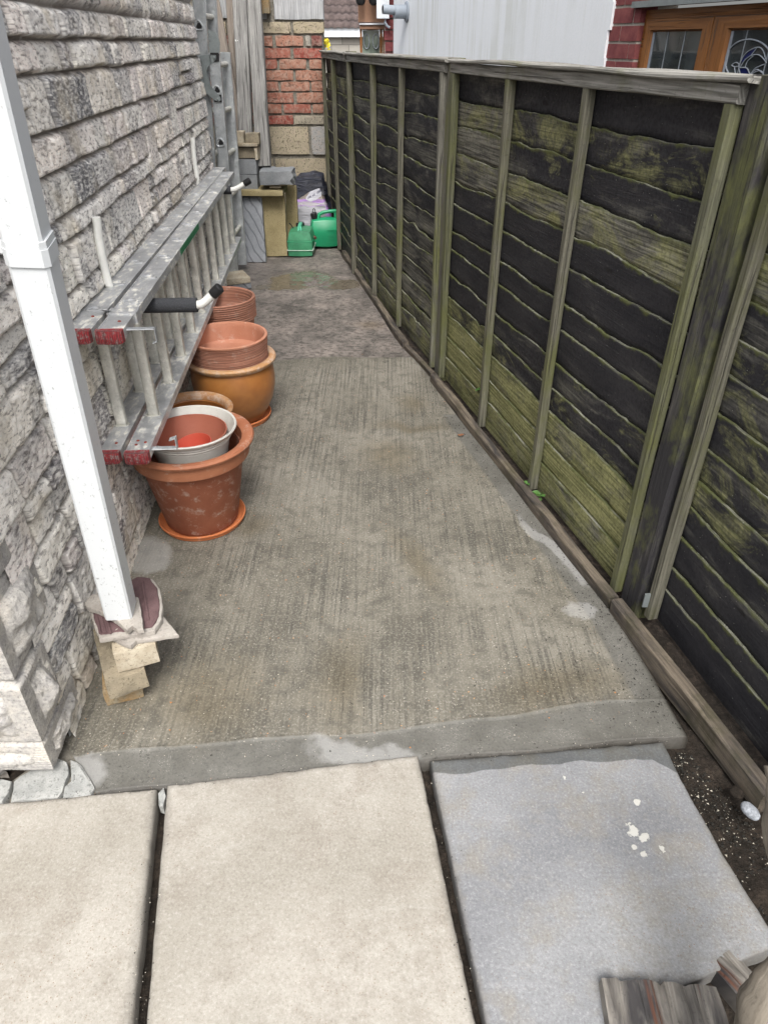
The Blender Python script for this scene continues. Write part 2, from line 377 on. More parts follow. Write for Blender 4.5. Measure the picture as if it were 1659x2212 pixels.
def m_board():
    t = MT('waney_board_wood', .82, .28); tone, green, ed = [t.attr(k) for k in ('tone', 'green', 'edge')]
    gr = t.noise(t.map(t.uv, (4, 120, 1)), 1, 3, .55, .9); big = t.noise(t.map(t.uv, (3.5, 12, 1)), 1, 5, .65, .6); fi = t.noise(t.obj, 90, 4, .6)
    ring = t.noise(t.map(t.uv, (1.1, 62, 1)), 1, 7, .8, 1.3)
    g = t.math('ADD', t.math('MULTIPLY', gr, .6), t.math('MULTIPLY', ring, .4))
    tt = t.math('ADD', tone, t.math('MULTIPLY', t.math('SUBTRACT', big, .5), 2.2))
    black = t.mix(t.mr(big, .3, .7), (.014, .014, .018), (.042, .040, .043))
    grey = t.mix(t.mr(g, .40, .60), (.045, .043, .036), (.25, .242, .20))
    col = t.mix(t.mr(tt, .25, .95), black, grey); col = t.mix(t.mr(fi, .5, .66, 0, .35), col, (.012, .012, .012))
    kn = t.vor(t.map(t.uv, (3.2, 11, 1)), 1, 'F1'); col = t.mix(t.math('MULTIPLY', t.mr(kn, .05, .10, 1, 0), .8), col, (.010, .009, .009))
    gm = t.math('ADD', green, t.math('MULTIPLY', t.math('SUBTRACT', t.noise(t.map(t.uv, (5, 9, 1)), 1, 7, .75, .8), .5), 2.6))
    gm = t.mr(gm, .32, .82, 0, .9); gc = t.mix(t.mr(g, .40, .60), (.13, .135, .052), (.40, .395, .18)); gc = t.mix(t.mr(fi, .45, .65, 0, .45), gc, (.055, .055, .03))
    col = t.mix(gm, col, gc)
    # living growth hanging below each top edge, top edge paled in colour as if catching sky light
    dr = t.noise(t.map(t.uv, (20, 5, 1)), 1, 4, .65)
    em = t.math('ADD', ed, t.math('MULTIPLY', t.math('SUBTRACT', dr, .5), 2.2)); col = t.mix(t.mr(em, .76, 1.1, 0, .8), col, t.mix(fi, (.045, .052, .014), (.125, .135, .038)))
    pale = t.mix(t.mr(t.noise(t.map(t.uv, (6, 60, 1)), 1, 4, .6), .4, .6), t.mix(.5, col, (.07, .07, .05)), (.20, .20, .16)); pale = t.mix(t.mr(t.noise(t.map(t.uv, (7, 3, 1)), 1, 4, .6), .45, .56, 0, .85), pale, (.07, .078, .028))
    col = t.mix(t.attr('ledge'), col, pale)
    spk = t.vor(t.obj, 85, 'F1'); col = t.mix(t.math('MULTIPLY', t.mr(spk, .05, .12, 1, 0), t.mr(fi, .54, .58)), col, (.42, .42, .38))
    return t.out(col, t.mr(fi, .3, .7, .62, .92), t.bump(t.math('ADD', t.math('MULTIPLY', g, 1.0), t.math('MULTIPLY', fi, .35)), .75, .0035))
M_BOARD = m_board()
def m_wood(name, dark, light, green=0., gcol=(.15, .165, .035), black=0., sc=130, rough=.85, spl=0., rust=0):
    t = MT(name, rough, .28); gr = t.noise(t.map(t.uv, (4, sc, 1)), 1, 4, .6, .8); big = t.noise(t.map(t.uv, (3, 14, 1)), 1, 5, .65, .4); fi = t.noise(t.obj, 90, 5, .72)
    col = t.mix(t.mr(gr, .32, .64), dark, light)
    if black: col = t.mix(t.mr(t.math('ADD', big, black-.5), .42, .62, 0, .9), col, (.022, .021, .024))
    if green: col = t.mix(t.mr(t.math('ADD', t.noise(t.map(t.obj, (6, 6, 3)), 1, 5, .7), green-.5), .42, .62, 0, .85), col, t.mix(fi, tuple(.55*c for c in gcol), gcol))
    col = t.mix(t.mr(fi, .58, .72, 0, .5), col, tuple(.35*c for c in dark))
    cr = t.mr(t.noise(t.map(t.uv, (2, 70, 1)), 1, 3, .6, 1.2), .60, .66); col = t.mix(t.math('MULTIPLY', cr, .6), col, (.03, .028, .025))
    if rust: col = t.mix(t.mr(t.noise(t.map(t.uv, (1.5, 22, 1)), 1, 4, .6), .61, .67, 0, .8), col, (.11, .045, .025))
    if spl: col = t.mix(t.mr(t.noise(t.map(t.obj, (1, 1, .6)), 26, 3, .5), .74, .76, 0, spl), col, (.75, .75, .73))
    h = t.math('SUBTRACT', t.math('ADD', gr, t.math('MULTIPLY', fi, .4)), cr)
    return t.out(col, nrm=t.bump(h, .8, .003))
M_BATTEN = m_wood('greened_batten_wood', (.065, .062, .045), (.165, .157, .122), .46, (.125, .13, .05), .18)
M_BATTENG = m_wood('bright_green_batten_wood', (.06, .06, .04), (.135, .135, .09), .52, (.12, .125, .045), .36)
M_RAIL = m_wood('silver_grey_rail_wood', (.10, .097, .083), (.31, .30, .275), .38, (.20, .20, .12), .28)
M_POST = m_wood('dark_stained_post_wood', (.04, .038, .036), (.13, .122, .11), .45, (.17, .18, .06), .64)
M_POST2 = m_wood('grey_post_wood', (.085, .08, .068), (.185, .178, .15), .46, (.17, .18, .06), .35)
M_KERB = m_wood('damp_kerb_wood', (.075, .06, .045), (.19, .158, .12), .40, (.06, .058, .028), .50, 80)
M_TIMBER = m_wood('silvered_timber', (.085, .082, .078), (.24, .235, .222), 0, black=.16, sc=90, spl=.9)
M_TIMBER2 = m_wood('pale_brown_timber', (.12, .10, .085), (.22, .19, .16), 0)
M_SLEEPER = m_wood('cracked_sleeper_wood', (.10, .09, .078), (.27, .25, .22), .2, (.14, .135, .09), .50, 60, rust=1)
M_DRIFT = m_wood('pale_driftwood', (.13, .11, .085), (.24, .212, .17), 0, black=.34, sc=45)
def m_pot(name, c1, c2, rough=.75, spec=.35, lime=.0, glaze=False, streak=0):
    t = MT(name, rough, spec); n = t.noise(t.obj, 7, 5, .6); f = t.noise(t.obj, 70, 4, .7)
    col = t.mix(t.mr(n, .35, .65), c1, c2); col = t.mix(t.mr(f, .6, .75, 0, .35), col, tuple(.5*c for c in c1))
    col = t.mix(t.mr(t.math('ADD', t.noise(t.obj, 26, 6, .75), lime-.5), .38, .6, 0, .75), col, (.55, .47, .40)) if lime else col
    if streak: col = t.mix(t.mr(t.noise(t.map(t.uv, (3, 260, 1)), 1, 3, .6), .40, .60, streak, 0), col, tuple(.42*c for c in c1))
    if glaze:
        col = t.mix(t.mr(t.noise(t.obj, 3.2, 4, .6), .42, .66, 0, .8), col, (.16, .055, .02)); t.b.inputs['Coat Weight'].default_value = .35; t.b.inputs['Coat Roughness'].default_value = .25
    return t.out(col, nrm=t.bump(t.math('ADD', f, t.math('MULTIPLY', n, .5)), .35, .0016))
M_TERRA = m_pot('terracotta', (.21, .068, .036), (.29, .105, .058), .72, .3, .34)
M_TERRA_R = m_pot('terracotta_rim', (.28, .10, .05), (.37, .15, .078), .6, .35, .32)
M_TERRA_L = m_pot('light_terracotta', (.38, .165, .10), (.46, .22, .145), .85, .2, .30)
M_TERRA_RIB = m_pot('ribbed_terracotta', (.33, .15, .10), (.42, .21, .145), .9, .2, .34, streak=.9)
M_SAUCER = m_pot('orange_saucer_clay', (.42, .125, .045), (.50, .17, .065), .6, .35, .3)
M_GLAZE = m_pot('ochre_glaze', (.33, .125, .03), (.40, .175, .048), .42, .45, glaze=True)
M_GLAZERIM = m_pot('worn_glaze_rim', (.36, .17, .07), (.48, .27, .12), .6, .4, .44)
M_WHITEPOT = m_pot('off_white_plastic_pot', (.46, .45, .41), (.56, .55, .51), .5, .4, .15)
M_PLASTERRA = m_pot('terracotta_plastic', (.33, .105, .065), (.36, .13, .085), .5, .4)
M_REDPOT = m_pot('red_plastic', (.47, .07, .045), (.52, .10, .06), .4, .45)
def m_alu(name, c=(.50, .51, .52), paint=.45, ro=.42):
    t = MT(name, ro, .5, .75); n = t.noise(t.obj, 12, 5, .7); f = t.noise(t.obj, 120, 4, .7)
    col = t.mix(t.mr(n, .35, .65), tuple(.75*k for k in c), c)
    sc = t.noise(t.map(t.obj, (1, .35, 1), (0, 0, 25)), 55, 5, .8); pm = t.math('MULTIPLY', t.mr(sc, .51, .58), t.mr(n, .40, .58))
    col = t.mix(t.math('MULTIPLY', pm, paint), col, (.72, .70, .62)); met = t.math('SUBTRACT', .6, t.math('MULTIPLY', pm, .7))
    dk = t.mr(t.noise(t.obj, 38, 5, .75), .56, .7, 0, .5); col = t.mix(dk, col, (.16, .16, .155))
    return t.out(col, t.mr(f, .3, .7, ro-.07, ro+.16), t.bump(f, .25, .0008), met)
M_ALU = m_alu('weathered_aluminium', (.54, .55, .56), .95); M_ALU2 = m_alu('clean_aluminium', (.50, .525, .54), .2, .42)
M_RUNG = m_alu('rung_aluminium', (.66, .65, .59), .6, .5)
def simple(name, c, rough=.5, spec=.4, metal=0, var=.25, sc=30, bmp=.2, d=.001):
    t = MT(name, rough, spec, metal); n = t.noise(t.obj, sc, 5, .7)
    return t.out(t.mix(t.mr(n, .3, .7), tuple(k*(1-var) for k in c), tuple(min(1, k*(1+var*.4)) for k in c)), nrm=t.bump(n, bmp, d))
M_HOOKW = simple('white_powder_coat', (.72, .72, .68), .4, .5, var=.12)
M_FOAM = simple('grey_pipe_foam', (.055, .057, .062), .95, .15, var=.5, sc=260, bmp=.8, d=.002)
M_BLACK = simple('black_rubber', (.014, .014, .015), .5, .4, var=.4)
M_GALV = simple('galvanised_steel', (.27, .30, .30), .45, .5, .4, .25, 22)
def m_redcap():
    t = MT('worn_red_rubber', .75, .3); n = t.noise(t.obj, 75, 5, .8); rb = t.attr('rib')
    col = t.mix(t.mr(n, .50, .60), (.26, .025, .03), (.24, .20, .185)); col = t.mix(t.math('MULTIPLY', rb, .75), col, (.05, .035, .035))
    return t.out(col, nrm=t.bump(n, .5, .002))
M_RED = m_redcap(); M_REDRIV = simple('rusty_rivet', (.22, .05, .035), .7)
M_GREENLBL = simple('green_label', (.02, .16, .07), .45)
def m_upvc():
    t = MT('white_plastic_pipe', .38, .45); n = t.noise(t.map(t.obj, (1, 1, .6)), 110, 5, .8); b = t.noise(t.obj, 3, 4, .6)
    z = t.sep(t.obj, 2); low = t.mr(z, 0.1, 1.1, .045, 0)
    col = t.mix(t.mr(b, .4, .7, 0, .12), (.58, .60, .61), (.47, .48, .46)); thr = t.math('ADD', n, low)
    col = t.mix(t.mr(thr, .65, .68, 0, .65), col, (.10, .10, .09))
    return t.out(col, nrm=t.bump(b, .1, .001))
M_UPVC = m_upvc()
def m_brickc(name='brick_faces'):
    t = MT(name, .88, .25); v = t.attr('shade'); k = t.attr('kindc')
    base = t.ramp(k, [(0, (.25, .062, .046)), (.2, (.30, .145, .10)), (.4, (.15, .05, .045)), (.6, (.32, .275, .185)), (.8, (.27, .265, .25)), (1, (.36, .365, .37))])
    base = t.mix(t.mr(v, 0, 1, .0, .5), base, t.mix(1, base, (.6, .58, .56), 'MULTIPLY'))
    n = t.noise(t.obj, 28, 6, .72); base = t.mix(t.mr(n, .44, .60, 0, .6), base, t.mix(.7, base, (.38, .31, .25)))
    pit = t.mr(t.noise(t.obj, 75, 5, .78), .56, .62); pw = t.mr(k, .5, .6, .35, .85); base = t.mix(t.math('MULTIPLY', pit, pw), base, (.035, .032, .026))
    return t.out(base, nrm=t.bump(t.math('SUBTRACT', n, pit), .8, .006))
M_BRICK = m_brickc()
M_MORTAR = simple('grey_mortar', (.20, .185, .155), .95, .2, var=.55, sc=60, bmp=.9, d=.006)
def m_stripe():
    t = MT('combed_grey_block', .9, .25); s = t.noise(t.map(t.obj, (75, 1, 3)), 1, 4, .6); n = t.noise(t.obj, 20, 5, .7)
    col = t.mix(t.mr(s, .38, .62), (.25, .255, .26), (.40, .405, .41)); col = t.mix(t.mr(n, .5, .7, 0, .35), col, (.22, .21, .19))
    return t.out(col, nrm=t.bump(s, .8, .006))
M_COMB = m_stripe()
def m_blockm(name, c1, c2, pit=.5, sc=9, swirl=0):
    t = MT(name, .88, .25); n = t.noise(t.obj, sc, 6, .65); f = t.noise(t.obj, 140, 4, .78)
    col = t.mix(t.mr(n, .34, .66), c1, c2); col = t.mix(t.mr(f, .54, .64, 0, pit), col, tuple(.3*k for k in c1)); h = t.math('ADD', n, f)
    if swirl:
        w = t.wave(t.map(t.obj, (1, 1, .8), (0, 38, 0)), 7, 7, 2, .7, 'X'); l = t.mr(w, .02, .16, 1, 0); col = t.mix(t.math('MULTIPLY', l, .55), col, tuple(.4*k for k in c1)); h = t.math('SUBTRACT', h, l)
    return t.out(col, nrm=t.bump(h, .7, .003))
M_GREYSLAB = m_blockm('grey_riven_slab', (.17, .18, .195), (.24, .25, .265), .25, 6, 1)
M_GREYBLK = m_blockm('grey_concrete_block', (.15, .162, .17), (.23, .238, .245), .4, 8)
M_YELLOW = m_blockm('yellow_reconstituted_stone', (.24, .195, .10), (.34, .285, .16), .6, 7)
M_TAN = m_blockm('tan_reconstituted_stone', (.17, .145, .105), (.30, .255, .18), .65, 18)
M_CREAM = m_blockm('cream_stone', (.27, .22, .15), (.46, .41, .32), .6, 14)
M_OCHRE = m_blockm('mossy_ochre_stone', (.27, .17, .075), (.23, .20, .14), .65, 18)
M_TILE = m_blockm('broken_tile_cement', (.25, .225, .20), (.35, .325, .29), .35, 14)
M_TILEMAR = m_blockm('maroon_roof_tile', (.085, .05, .052), (.13, .08, .08), .25, 18)
M_CRACK = m_blockm('pale_old_mortar', (.22, .225, .215), (.36, .36, .34), .6, 14)
M_CAN = simple('green_plastic', (.012, .26, .115), .38, .45, var=.12, sc=8, bmp=.1)
M_CAN2 = simple('faded_green_plastic', (.05, .24, .12), .48, .4, var=.35, sc=10, bmp=.1)
M_CANL = simple('pale_green_plastic', (.10, .42, .27), .45, .4, var=.15)
M_CANLINE = simple('translucent_white_plastic', (.50, .60, .52), .5)
def m_bagb():
    t = MT('black_polythene', .32, .5); n = t.noise(t.map(t.obj, (6, 3, 20), (0, 25, 0)), 1, 6, .65, 1.5)
    col = t.mix(t.mr(n, .4, .7), (.012, .013, .02), (.04, .045, .065)); return t.out(col, t.mr(n, .3, .7, .22, .5), t.bump(n, 1, .03))
M_BAGB = m_bagb()
def m_bagc():
    t = MT('printed_compost_sack', .4, .45); u = t.sep(t.uv, 0); v = t.sep(t.uv, 1); n = t.noise(t.uv, 7, 4, .7, .5)
    v = t.math('SUBTRACT', v, .085); vv = t.math('ADD', v, t.math('MULTIPLY', t.math('SUBTRACT', n, .5), .10)); uu = t.math('ADD', u, t.math('MULTIPLY', t.math('SUBTRACT', n, .5), .12))
    col = t.mix(t.noise(t.uv, 9, 3, .6), (.15, .125, .105), (.23, .20, .175))
    band = t.math('MULTIPLY', t.mr(vv, -.10, -.09), t.mr(vv, .06, .07, 1, 0)); col = t.mix(t.math('MULTIPLY', band, t.mr(uu, -.2, -.19)), col, (.30, .17, .42))
    pan = t.math('MULTIPLY', t.math('MULTIPLY', t.mr(vv, -.20, -.19), t.mr(vv, .015, .022, 1, 0)), t.math('MULTIPLY', t.mr(uu, -.17, -.165), t.mr(uu, .10, .11, 1, 0)))
    col = t.mix(pan, col, (.27, .27, .29))
    st = t.math('MULTIPLY', t.mr(t.math('ABSOLUTE', t.math('SUBTRACT', vv, .035)), .010, .013, 1, 0), 1); col = t.mix(st, col, (.32, .30, .32))
    col = t.mix(t.math('MULTIPLY', t.mr(uu, .115, .12), t.mr(uu, .165, .17, 1, 0)), col, (.27, .16, .38))
    eu = t.math('DIVIDE', t.math('SUBTRACT', uu, .03), .085); ev = t.math('DIVIDE', t.math('SUBTRACT', t.math('SUBTRACT', vv, .095), t.math('MULTIPLY', uu, .5)), .045)
    ov = t.mr(t.math('ADD', t.math('MULTIPLY', eu, eu), t.math('MULTIPLY', ev, ev)), .9, 1.0, 1, 0); col = t.mix(ov, col, (.36, .36, .40)); sm_ = t.math('MULTIPLY', ov, t.math('MULTIPLY', t.mr(t.math('ABSOLUTE', ev), .16, .2, 1, 0), t.mr(t.noise(t.map(t.uv, (60, 4, 1)), 1, 2, .5), .45, .5))); col = t.mix(t.math('MULTIPLY', sm_, .8), col, (.07, .07, .11))
    cr = t.noise(t.map(t.obj, (5, 3, 17), (0, -30, 0)), 1, 5, .65, 1.2)
    return t.out(col, nrm=t.bump(cr, 1, .02))
M_BAGC = m_bagc(); M_PAPERW = simple('printed_white_oval', (.62, .63, .66), .5); M_INK = simple('dark_print', (.06, .06, .09), .6)
def m_render():
    t = MT('white_render', .85, .25); s = t.noise(t.map(t.obj, (14, 14, .9)), 1, 4, .6, .4); n = t.noise(t.obj, 1.1, 4, .6); f = t.noise(t.obj, 90, 4, .7)
    col = t.mix(t.mr(f, .3, .7), (.84, .87, .90), (.90, .92, .94)); m = t.math('MULTIPLY', t.mr(s, .44, .58), t.mr(n, .42, .58, .1, 1))
    col = t.mix(t.math('MULTIPLY', m, .35), col, (.52, .53, .45)); return t.out(col, nrm=t.bump(f, .4, .004))
M_RENDER = m_render()
M_NBRICK = m_blockm('dark_red_brick', (.17, .045, .05), (.26, .085, .08), .3, 14)
M_NMORT = simple('pale_mortar', (.42, .39, .34), .95, .2, var=.3, sc=80)
M_OAK = m_wood('golden_oak_frame', (.17, .065, .018), (.27, .115, .035), 0, sc=60, rough=.42)
M_BROWNP = simple('brown_painted_panel', (.36, .20, .125), .6, var=.12)
M_FLUE = simple('grey_flue_plastic', (.33, .37, .42), .5, var=.12)
M_WPAINT = simple('white_gloss', (.74, .77, .80), .4, var=.06)
def m_glass(name, c=(.02, .024, .026)):
    t = MT(name, .04, .6); n = t.noise(t.obj, 3, 3, .6); t.b.inputs['Coat Weight'].default_value = .6
    return t.out(t.mix(t.mr(n, .4, .62), c, tuple(3.2*k for k in c)))
M_GLASS = m_glass('dark_window_glass'); M_GLASS2 = m_glass('pale_leaded_glass', (.10, .12, .10))
M_LEAD = simple('lead_came', (.30, .33, .36), .5, .5, .3); M_LEADW = simple('pale_lead_strip', (.30, .33, .37), .5); M_BLUEG = simple('blue_glass', (.01, .015, .09), .1, .6)
M_RTILE = m_blockm('mottled_roof_tile', (.05, .038, .036), (.115, .088, .082), .4, 8)
def m_farstone():
    t = MT('coursed_rubble_stone', .9, .2); b = t.nt.nodes.new('ShaderNodeTexBrick'); t.set(b.inputs['Vector'], t.map(t.uv, (1, 1, 1)))
    b.inputs['Scale'].default_value = 1.0; b.inputs['Brick Width'].default_value = .42; b.inputs['Row Height'].default_value = .17; b.inputs['Mortar Size'].default_value = .012
    b.inputs['Color1'].default_value = (.45, .43, .38, 1); b.inputs['Color2'].default_value = (.30, .28, .25, 1); b.inputs['Mortar'].default_value = (.2, .19, .17, 1); b.offset = .37
    return t.out(t.mix(t.noise(t.uv, 3, 4, .6), b.outputs[0], t.mix(1, b.outputs[0], (.7, .7, .68), 'MULTIPLY')))
M_FARSTONE = m_farstone()
M_LEAF = simple('green_leaf', (.07, .16, .035), .5, .4, var=.3); M_DRYLEAF = simple('dead_leaf', (.22, .10, .05), .8, var=.4); M_YEL = simple('yellow_petal', (.75, .62, .03), .6)
M_PEB = simple('white_speckled_pebble', (.34, .36, .39), .7, var=.7, sc=120); M_GRIT = simple('dark_grit', (.022, .020, .016), .9, var=.6, sc=300); M_CHIP = simple('pale_stone_chip', (.50, .46, .38), .85, var=.5, sc=200)
M_ORANGE = simple('orange_stone_chip', (.42, .19, .07), .85, var=.5, sc=200)
M_ROOFH = m_blockm('brown_house_roof', (.10, .08, .07), (.15, .12, .11), .3, 8)
M_RUST = simple('rusty_steel', (.10, .05, .035), .8)
# ================================================================== the setting
L1, L2 = Vector((-.80, 1.34)), Vector((-1.13, 5.44))          # foot of the stone wall
WD = (L2-L1).normalized(); WN = Vector((WD.y, -WD.x))          # along the wall, out of the wall
def wallx(y): return L1.x+(y-L1.y)*(L2.x-L1.x)/(L2.y-L1.y)
# ground: one sheet to the horizon
def ground():
    xs = np.concatenate([[-300, -60, -12, -4], np.linspace(-1.6, 1.6, 130), [4, 12, 60, 300]])
    ys = np.concatenate([[-300, -60, -10, -2], np.linspace(.2, 2.2, 120), [4, 8, 20, 70, 400]])
    X, Y = np.meshgrid(xs, ys); Z = -.040+.022*(fbm(X*14, Y*14, 4, 3)-.5)+.012*(fbm(X*55, Y*55, 2, 8)-.5)
    gridmesh('ground', np.stack([X, Y, Z], -1), M_SOIL, kind='structure')
ground()
# concrete path
nL, nR = G(205, 1715), G(1490, 1590)                          # ends of its near edge
KP = [G(1490, 1590), G(1332, 1322), G(940, 822), G(888, 762), G(742, 552), G(722, 505)]
def kerbx(y):
    ys = [p.y for p in KP]; xs = [p.x for p in KP]; return np.interp(y, ys, xs)
def concrete():
    ny, nx = 760, 210
    tt = np.linspace(0, 1, ny)**1.45; u = np.linspace(0, 1, nx)
    T, U = np.meshgrid(tt, u, indexing='ij'); YF = 7.1
    # left edge follows the wall foot, right edge the kerb
    y0 = nL.y+(nR.y-nL.y)*U+.004*np.sin(U*23); Y = y0+(YF-y0)*T
    lx0 = nL.x; xl = np.interp(Y, [nL.y, 1.10, 1.34, 7.1], [lx0, -.785, -.80-.04, wallx(7.1)-.02]); xr = kerbx(Y)+.010*(fbm(Y*6, Y*0, 3, 4)-.5)-.004
    X = xl+(xr-xl)*U
    dn = Y-y0                                                    # distance from near edge
    lipy = .098+.005*np.sin(U*9)+.006*(fbm(U*30, U*0, 2, 2)-.5)+.02*sstep(.55, .9, U)
    dr = xr-X
    b1 = 1-sstep(-.002, .004, dn-lipy); b2 = 1-sstep(-.004, .010, dr-.085-.008*(fbm(Y*8, Y*0, 2, 5)-.5)); b2 = b2*(Y < 2.9)
    border = np.maximum(b1, b2)
    lip = np.exp(-((dn-lipy)/.004)**2)*(.5+.8*fbm(X*20, Y*3, 2, 6))*(X > -.62)
    lipr = np.exp(-((dr-.085)/.004)**2)*(Y < 2.2)*.7
    seam = G(600, 772).y+.10*(fbm(X*3, X*0, 3, 9)-.5)+.05*X; old = sstep(-.03, .03, Y-seam)
    Z = .0035*(fbm(X*3, Y*2, 3, 12)-.5)+.0028*(lip+lipr)-.0015*border+.004*old*(fbm(X*22, Y*18, 4, 14)-.5)-.005*old
    Z -= .006*np.exp(-(dn/.004)**2)+.006*np.exp(-(dr/.006)**2); dirt = np.exp(-(dn/.007)**2)+.8*np.exp(-(dr/.010)**2)
    XW = X+.10*(fbm(X*7, Y*5, 5, 31, .6)-.5); YW = Y+.16*(fbm(X*7, Y*5, 5, 37, .6)-.5)
    def blob(px, py, rx, ry, rot=0):
        c = G(px, py); a = R(rot); dx = XW-c.x; dy = YW-c.y; qx = dx*math.cos(a)+dy*math.sin(a); qy = -dx*math.sin(a)+dy*math.cos(a)
        return np.clip(1-np.sqrt((qx/rx)**2+(qy/ry)**2)*.5, 0, 1)
    mx = lambda *a: np.maximum.reduce(a)
    dry = mx(blob(778, 1640, .135, .052), blob(140, 1668, .085, .06), blob(322, 1205, .085, .10), blob(1245, 1315, .05, .05, 40), blob(1190, 1180, .03, .22, 20))
    wet = mx(blob(885, 868, .09, .13), blob(840, 985, .13, .15, 20), blob(905, 1210, .06, .2, 20), blob(1200, 1480, .22, .07, 10), blob(545, 1120, .10, .08), blob(880, 920, .2, .06), blob(430, 1500, .22, .16), blob(730, 1480, .1, .2), blob(800, 700, .12, .08))
    pud = mx(blob(650, 602, .22, .20), blob(735, 612, .16, .12), blob(600, 618, .16, .09))
    gridmesh('concrete_path', np.stack([X, Y, Z], -1), M_CONC, dict(border=border, old=old, dry=dry, wet=wet, lip=lip, puddle=pud, dirt=dirt), kind='structure', thick=.06)
concrete()
# -------------------------------------------------- the house with its split-face stone wall
def stones(L, Hh, seed):
    r = random.Random(seed); out = []; z = -.02; hs_ = []
    while z < Hh:
        h = r.choice([.06, .075, .09, .10, .12]); hs_.append((z, h)); z += h
    for z, h in hs_:
        s = -r.random()*.2
        while s < L:
            w = r.choice([.10, .14, .18, .22, .28, .36]); k = r.random()
            if k < .25 and h > .105:
                f = r.uniform(.38, .62); out.append((s, s+w, z, z+h*f)); 
                if w > .25 and r.random() < .5:
                    q = r.uniform(.35, .65); out.append((s, s+w*q, z+h*f, z+h)); out.append((s+w*q, s+w, z+h*f, z+h))
                else: out.append((s, s+w, z+h*f, z+h))
            else: out.append((s, s+w, z, z+h))
            s += w
    for i in range(int(L*6)):
        k = r.randrange(1, len(hs_)-2); s = r.uniform(.1, L-.3); z, h = hs_[k]; out.append((s, s+r.uniform(.10, .24), z, z+h+hs_[k+1][1]))
    return out
def stonefield(name, O, D, N, svals, zvals, seed, parent, lenL):
    S, Z = np.meshgrid(svals, zvals); r = random.Random(seed+5)
    SW = S+.018*(fbm(S*9, Z*9, 3, seed)-.5); ZW = Z+.015*(fbm(S*3.2+40, Z*6, 3, seed+1)-.5)
    h = np.full(S.shape, -.012); tone = np.full(S.shape, .5); mort = np.ones(S.shape); hue = np.zeros(S.shape)
    for (s0, s1, z0, z1) in stones(lenL, zvals[-1], seed):
        i0, i1 = np.searchsorted(svals, [s0-.03, s1+.03]); j0, j1 = np.searchsorted(zvals, [z0-.03, z1+.03])
        if i1 <= i0 or j1 <= j0: continue
        sl = (slice(j0, j1), slice(i0, i1)); s_, z_ = SW[sl], ZW[sl]
        g = r.uniform(.003, .008); dx = np.minimum(s_-s0, s1-s_)-g*.6; db = z_-z0-.003; dt = z1-z_-.003; d = np.minimum(dx, np.minimum(db, dt))
        ins = d > 0
        if not ins.any(): continue
        pr = r.uniform(.001, .010); tx = r.uniform(-.025, .025); cs, cz = (s0+s1)/2, (z0+z1)/2
        e = sstep(0, .006, dx)*sstep(0, .005, db)*(sstep(-.012, .016, dt))
        sv, zv = S[sl], Z[sl]; rot = sv*.8+zv*.6; rt2 = -sv*.6+zv*.8; o = r.random()*50
        fac = np.abs(fbm(rot*9+o, rt2*5+o, 3, seed+3)-.5)*2; rg = .008*fac+.006*(fbm(rot*26+o, rt2*14, 4, seed+4)-.5)+.004*(fbm(sv*90, zv*90, 3, seed+9)-.5)
        hh = -.011+e*(.011+pr+tx*(s_-cs)+.007*(z1-z_)/(z1-z0)+rg)
        h[sl] = np.where(ins, hh, h[sl]); mort[sl] = np.where(ins, 1-sstep(.0, .003, d), mort[sl])
        tv = min(1, max(.05, r.gauss(.66, .22))); 
        if r.random() < .14: tv = r.uniform(.0, .3)
        tone[sl] = np.where(ins, tv, tone[sl]); hue[sl] = np.where(ins, r.random(), hue[sl])
    h += .003*(fbm(S*60, Z*60, 3, seed+7)-.5)
    P = np.stack([O[0]+D[0]*S+N[0]*h, O[1]+D[1]*S+N[1]*h, Z], -1)
    return gridmesh(name, P, M_STONE, dict(tone=tone, mort=mort, hue=hue), parent=parent, uv=np.stack([S, Z], -1))
cor = Vector((wallx(1.005)+.0, 1.005))                          # corner of the house
house = thing('stone_house', 'house clad in rough grey split face stone along the left side of the path', 'house', (cor.x-.3, cor.y+.3, 0))
hd = []; s = .10
while s < 3.86: hd.append(s); s += .0045 if s < 1.5 else (.0065 if s < 3 else .011)
stonefield('stone_wall', (cor.x, cor.y), (WD.x, WD.y), (WN.x, WN.y), np.array(hd), np.concatenate([np.arange(-.05, 1.5, .0055), np.arange(1.5, 2.6, .02)]), 3, house, 6.3)
stonefield('front_wall', (cor.x-.12, cor.y), (-1, 0), (0, -1), np.arange(0, 3, .012), np.arange(-.05, 2.6, .012), 21, house, 3)
mb = MB(); q = cor+Vector((-.02, .012)); b2 = q+WD*3.86-WN*.012; a2 = q-WN*.0
V = [(q.x-.02, q.y+.02), (b2.x-.02, b2.y), (b2.x-3, b2.y), (q.x-3, q.y+.02)]
mb.add([(x, y, -.05) for x, y in V]+[(x, y, 2.6) for x, y in V], [(0, 1, 5, 4), (1, 2, 6, 5), (2, 3, 7, 6), (3, 0, 4, 7), (4, 5, 6, 7)]); mb.build('inner_wall', M_MORTAR, house, smooth=False)
mb = MB(); A0 = Vector((cor.x+.12, cor.y-.2, 2.62)); A1 = Vector((b2.x+.12, b2.y+.2, 2.62))
mb.add([A0, A1, A1+Vector((-3.2, 0, .5)), A0+Vector((-3.2, 0, .5)), A0+Vector((0, 0, .09)), A1+Vector((0, 0, .09)), A1+Vector((-3.2, 0, .59)), A0+Vector((-3.2, 0, .59))],
       [(0, 1, 2, 3), (4, 7, 6, 5), (0, 4, 5, 1), (3, 2, 6, 7), (0, 3, 7, 4), (1, 5, 6, 2)]); mb.build('roof', M_ROOFH, house, smooth=False)  # roof out of view, pitch lowered to let more sky light in
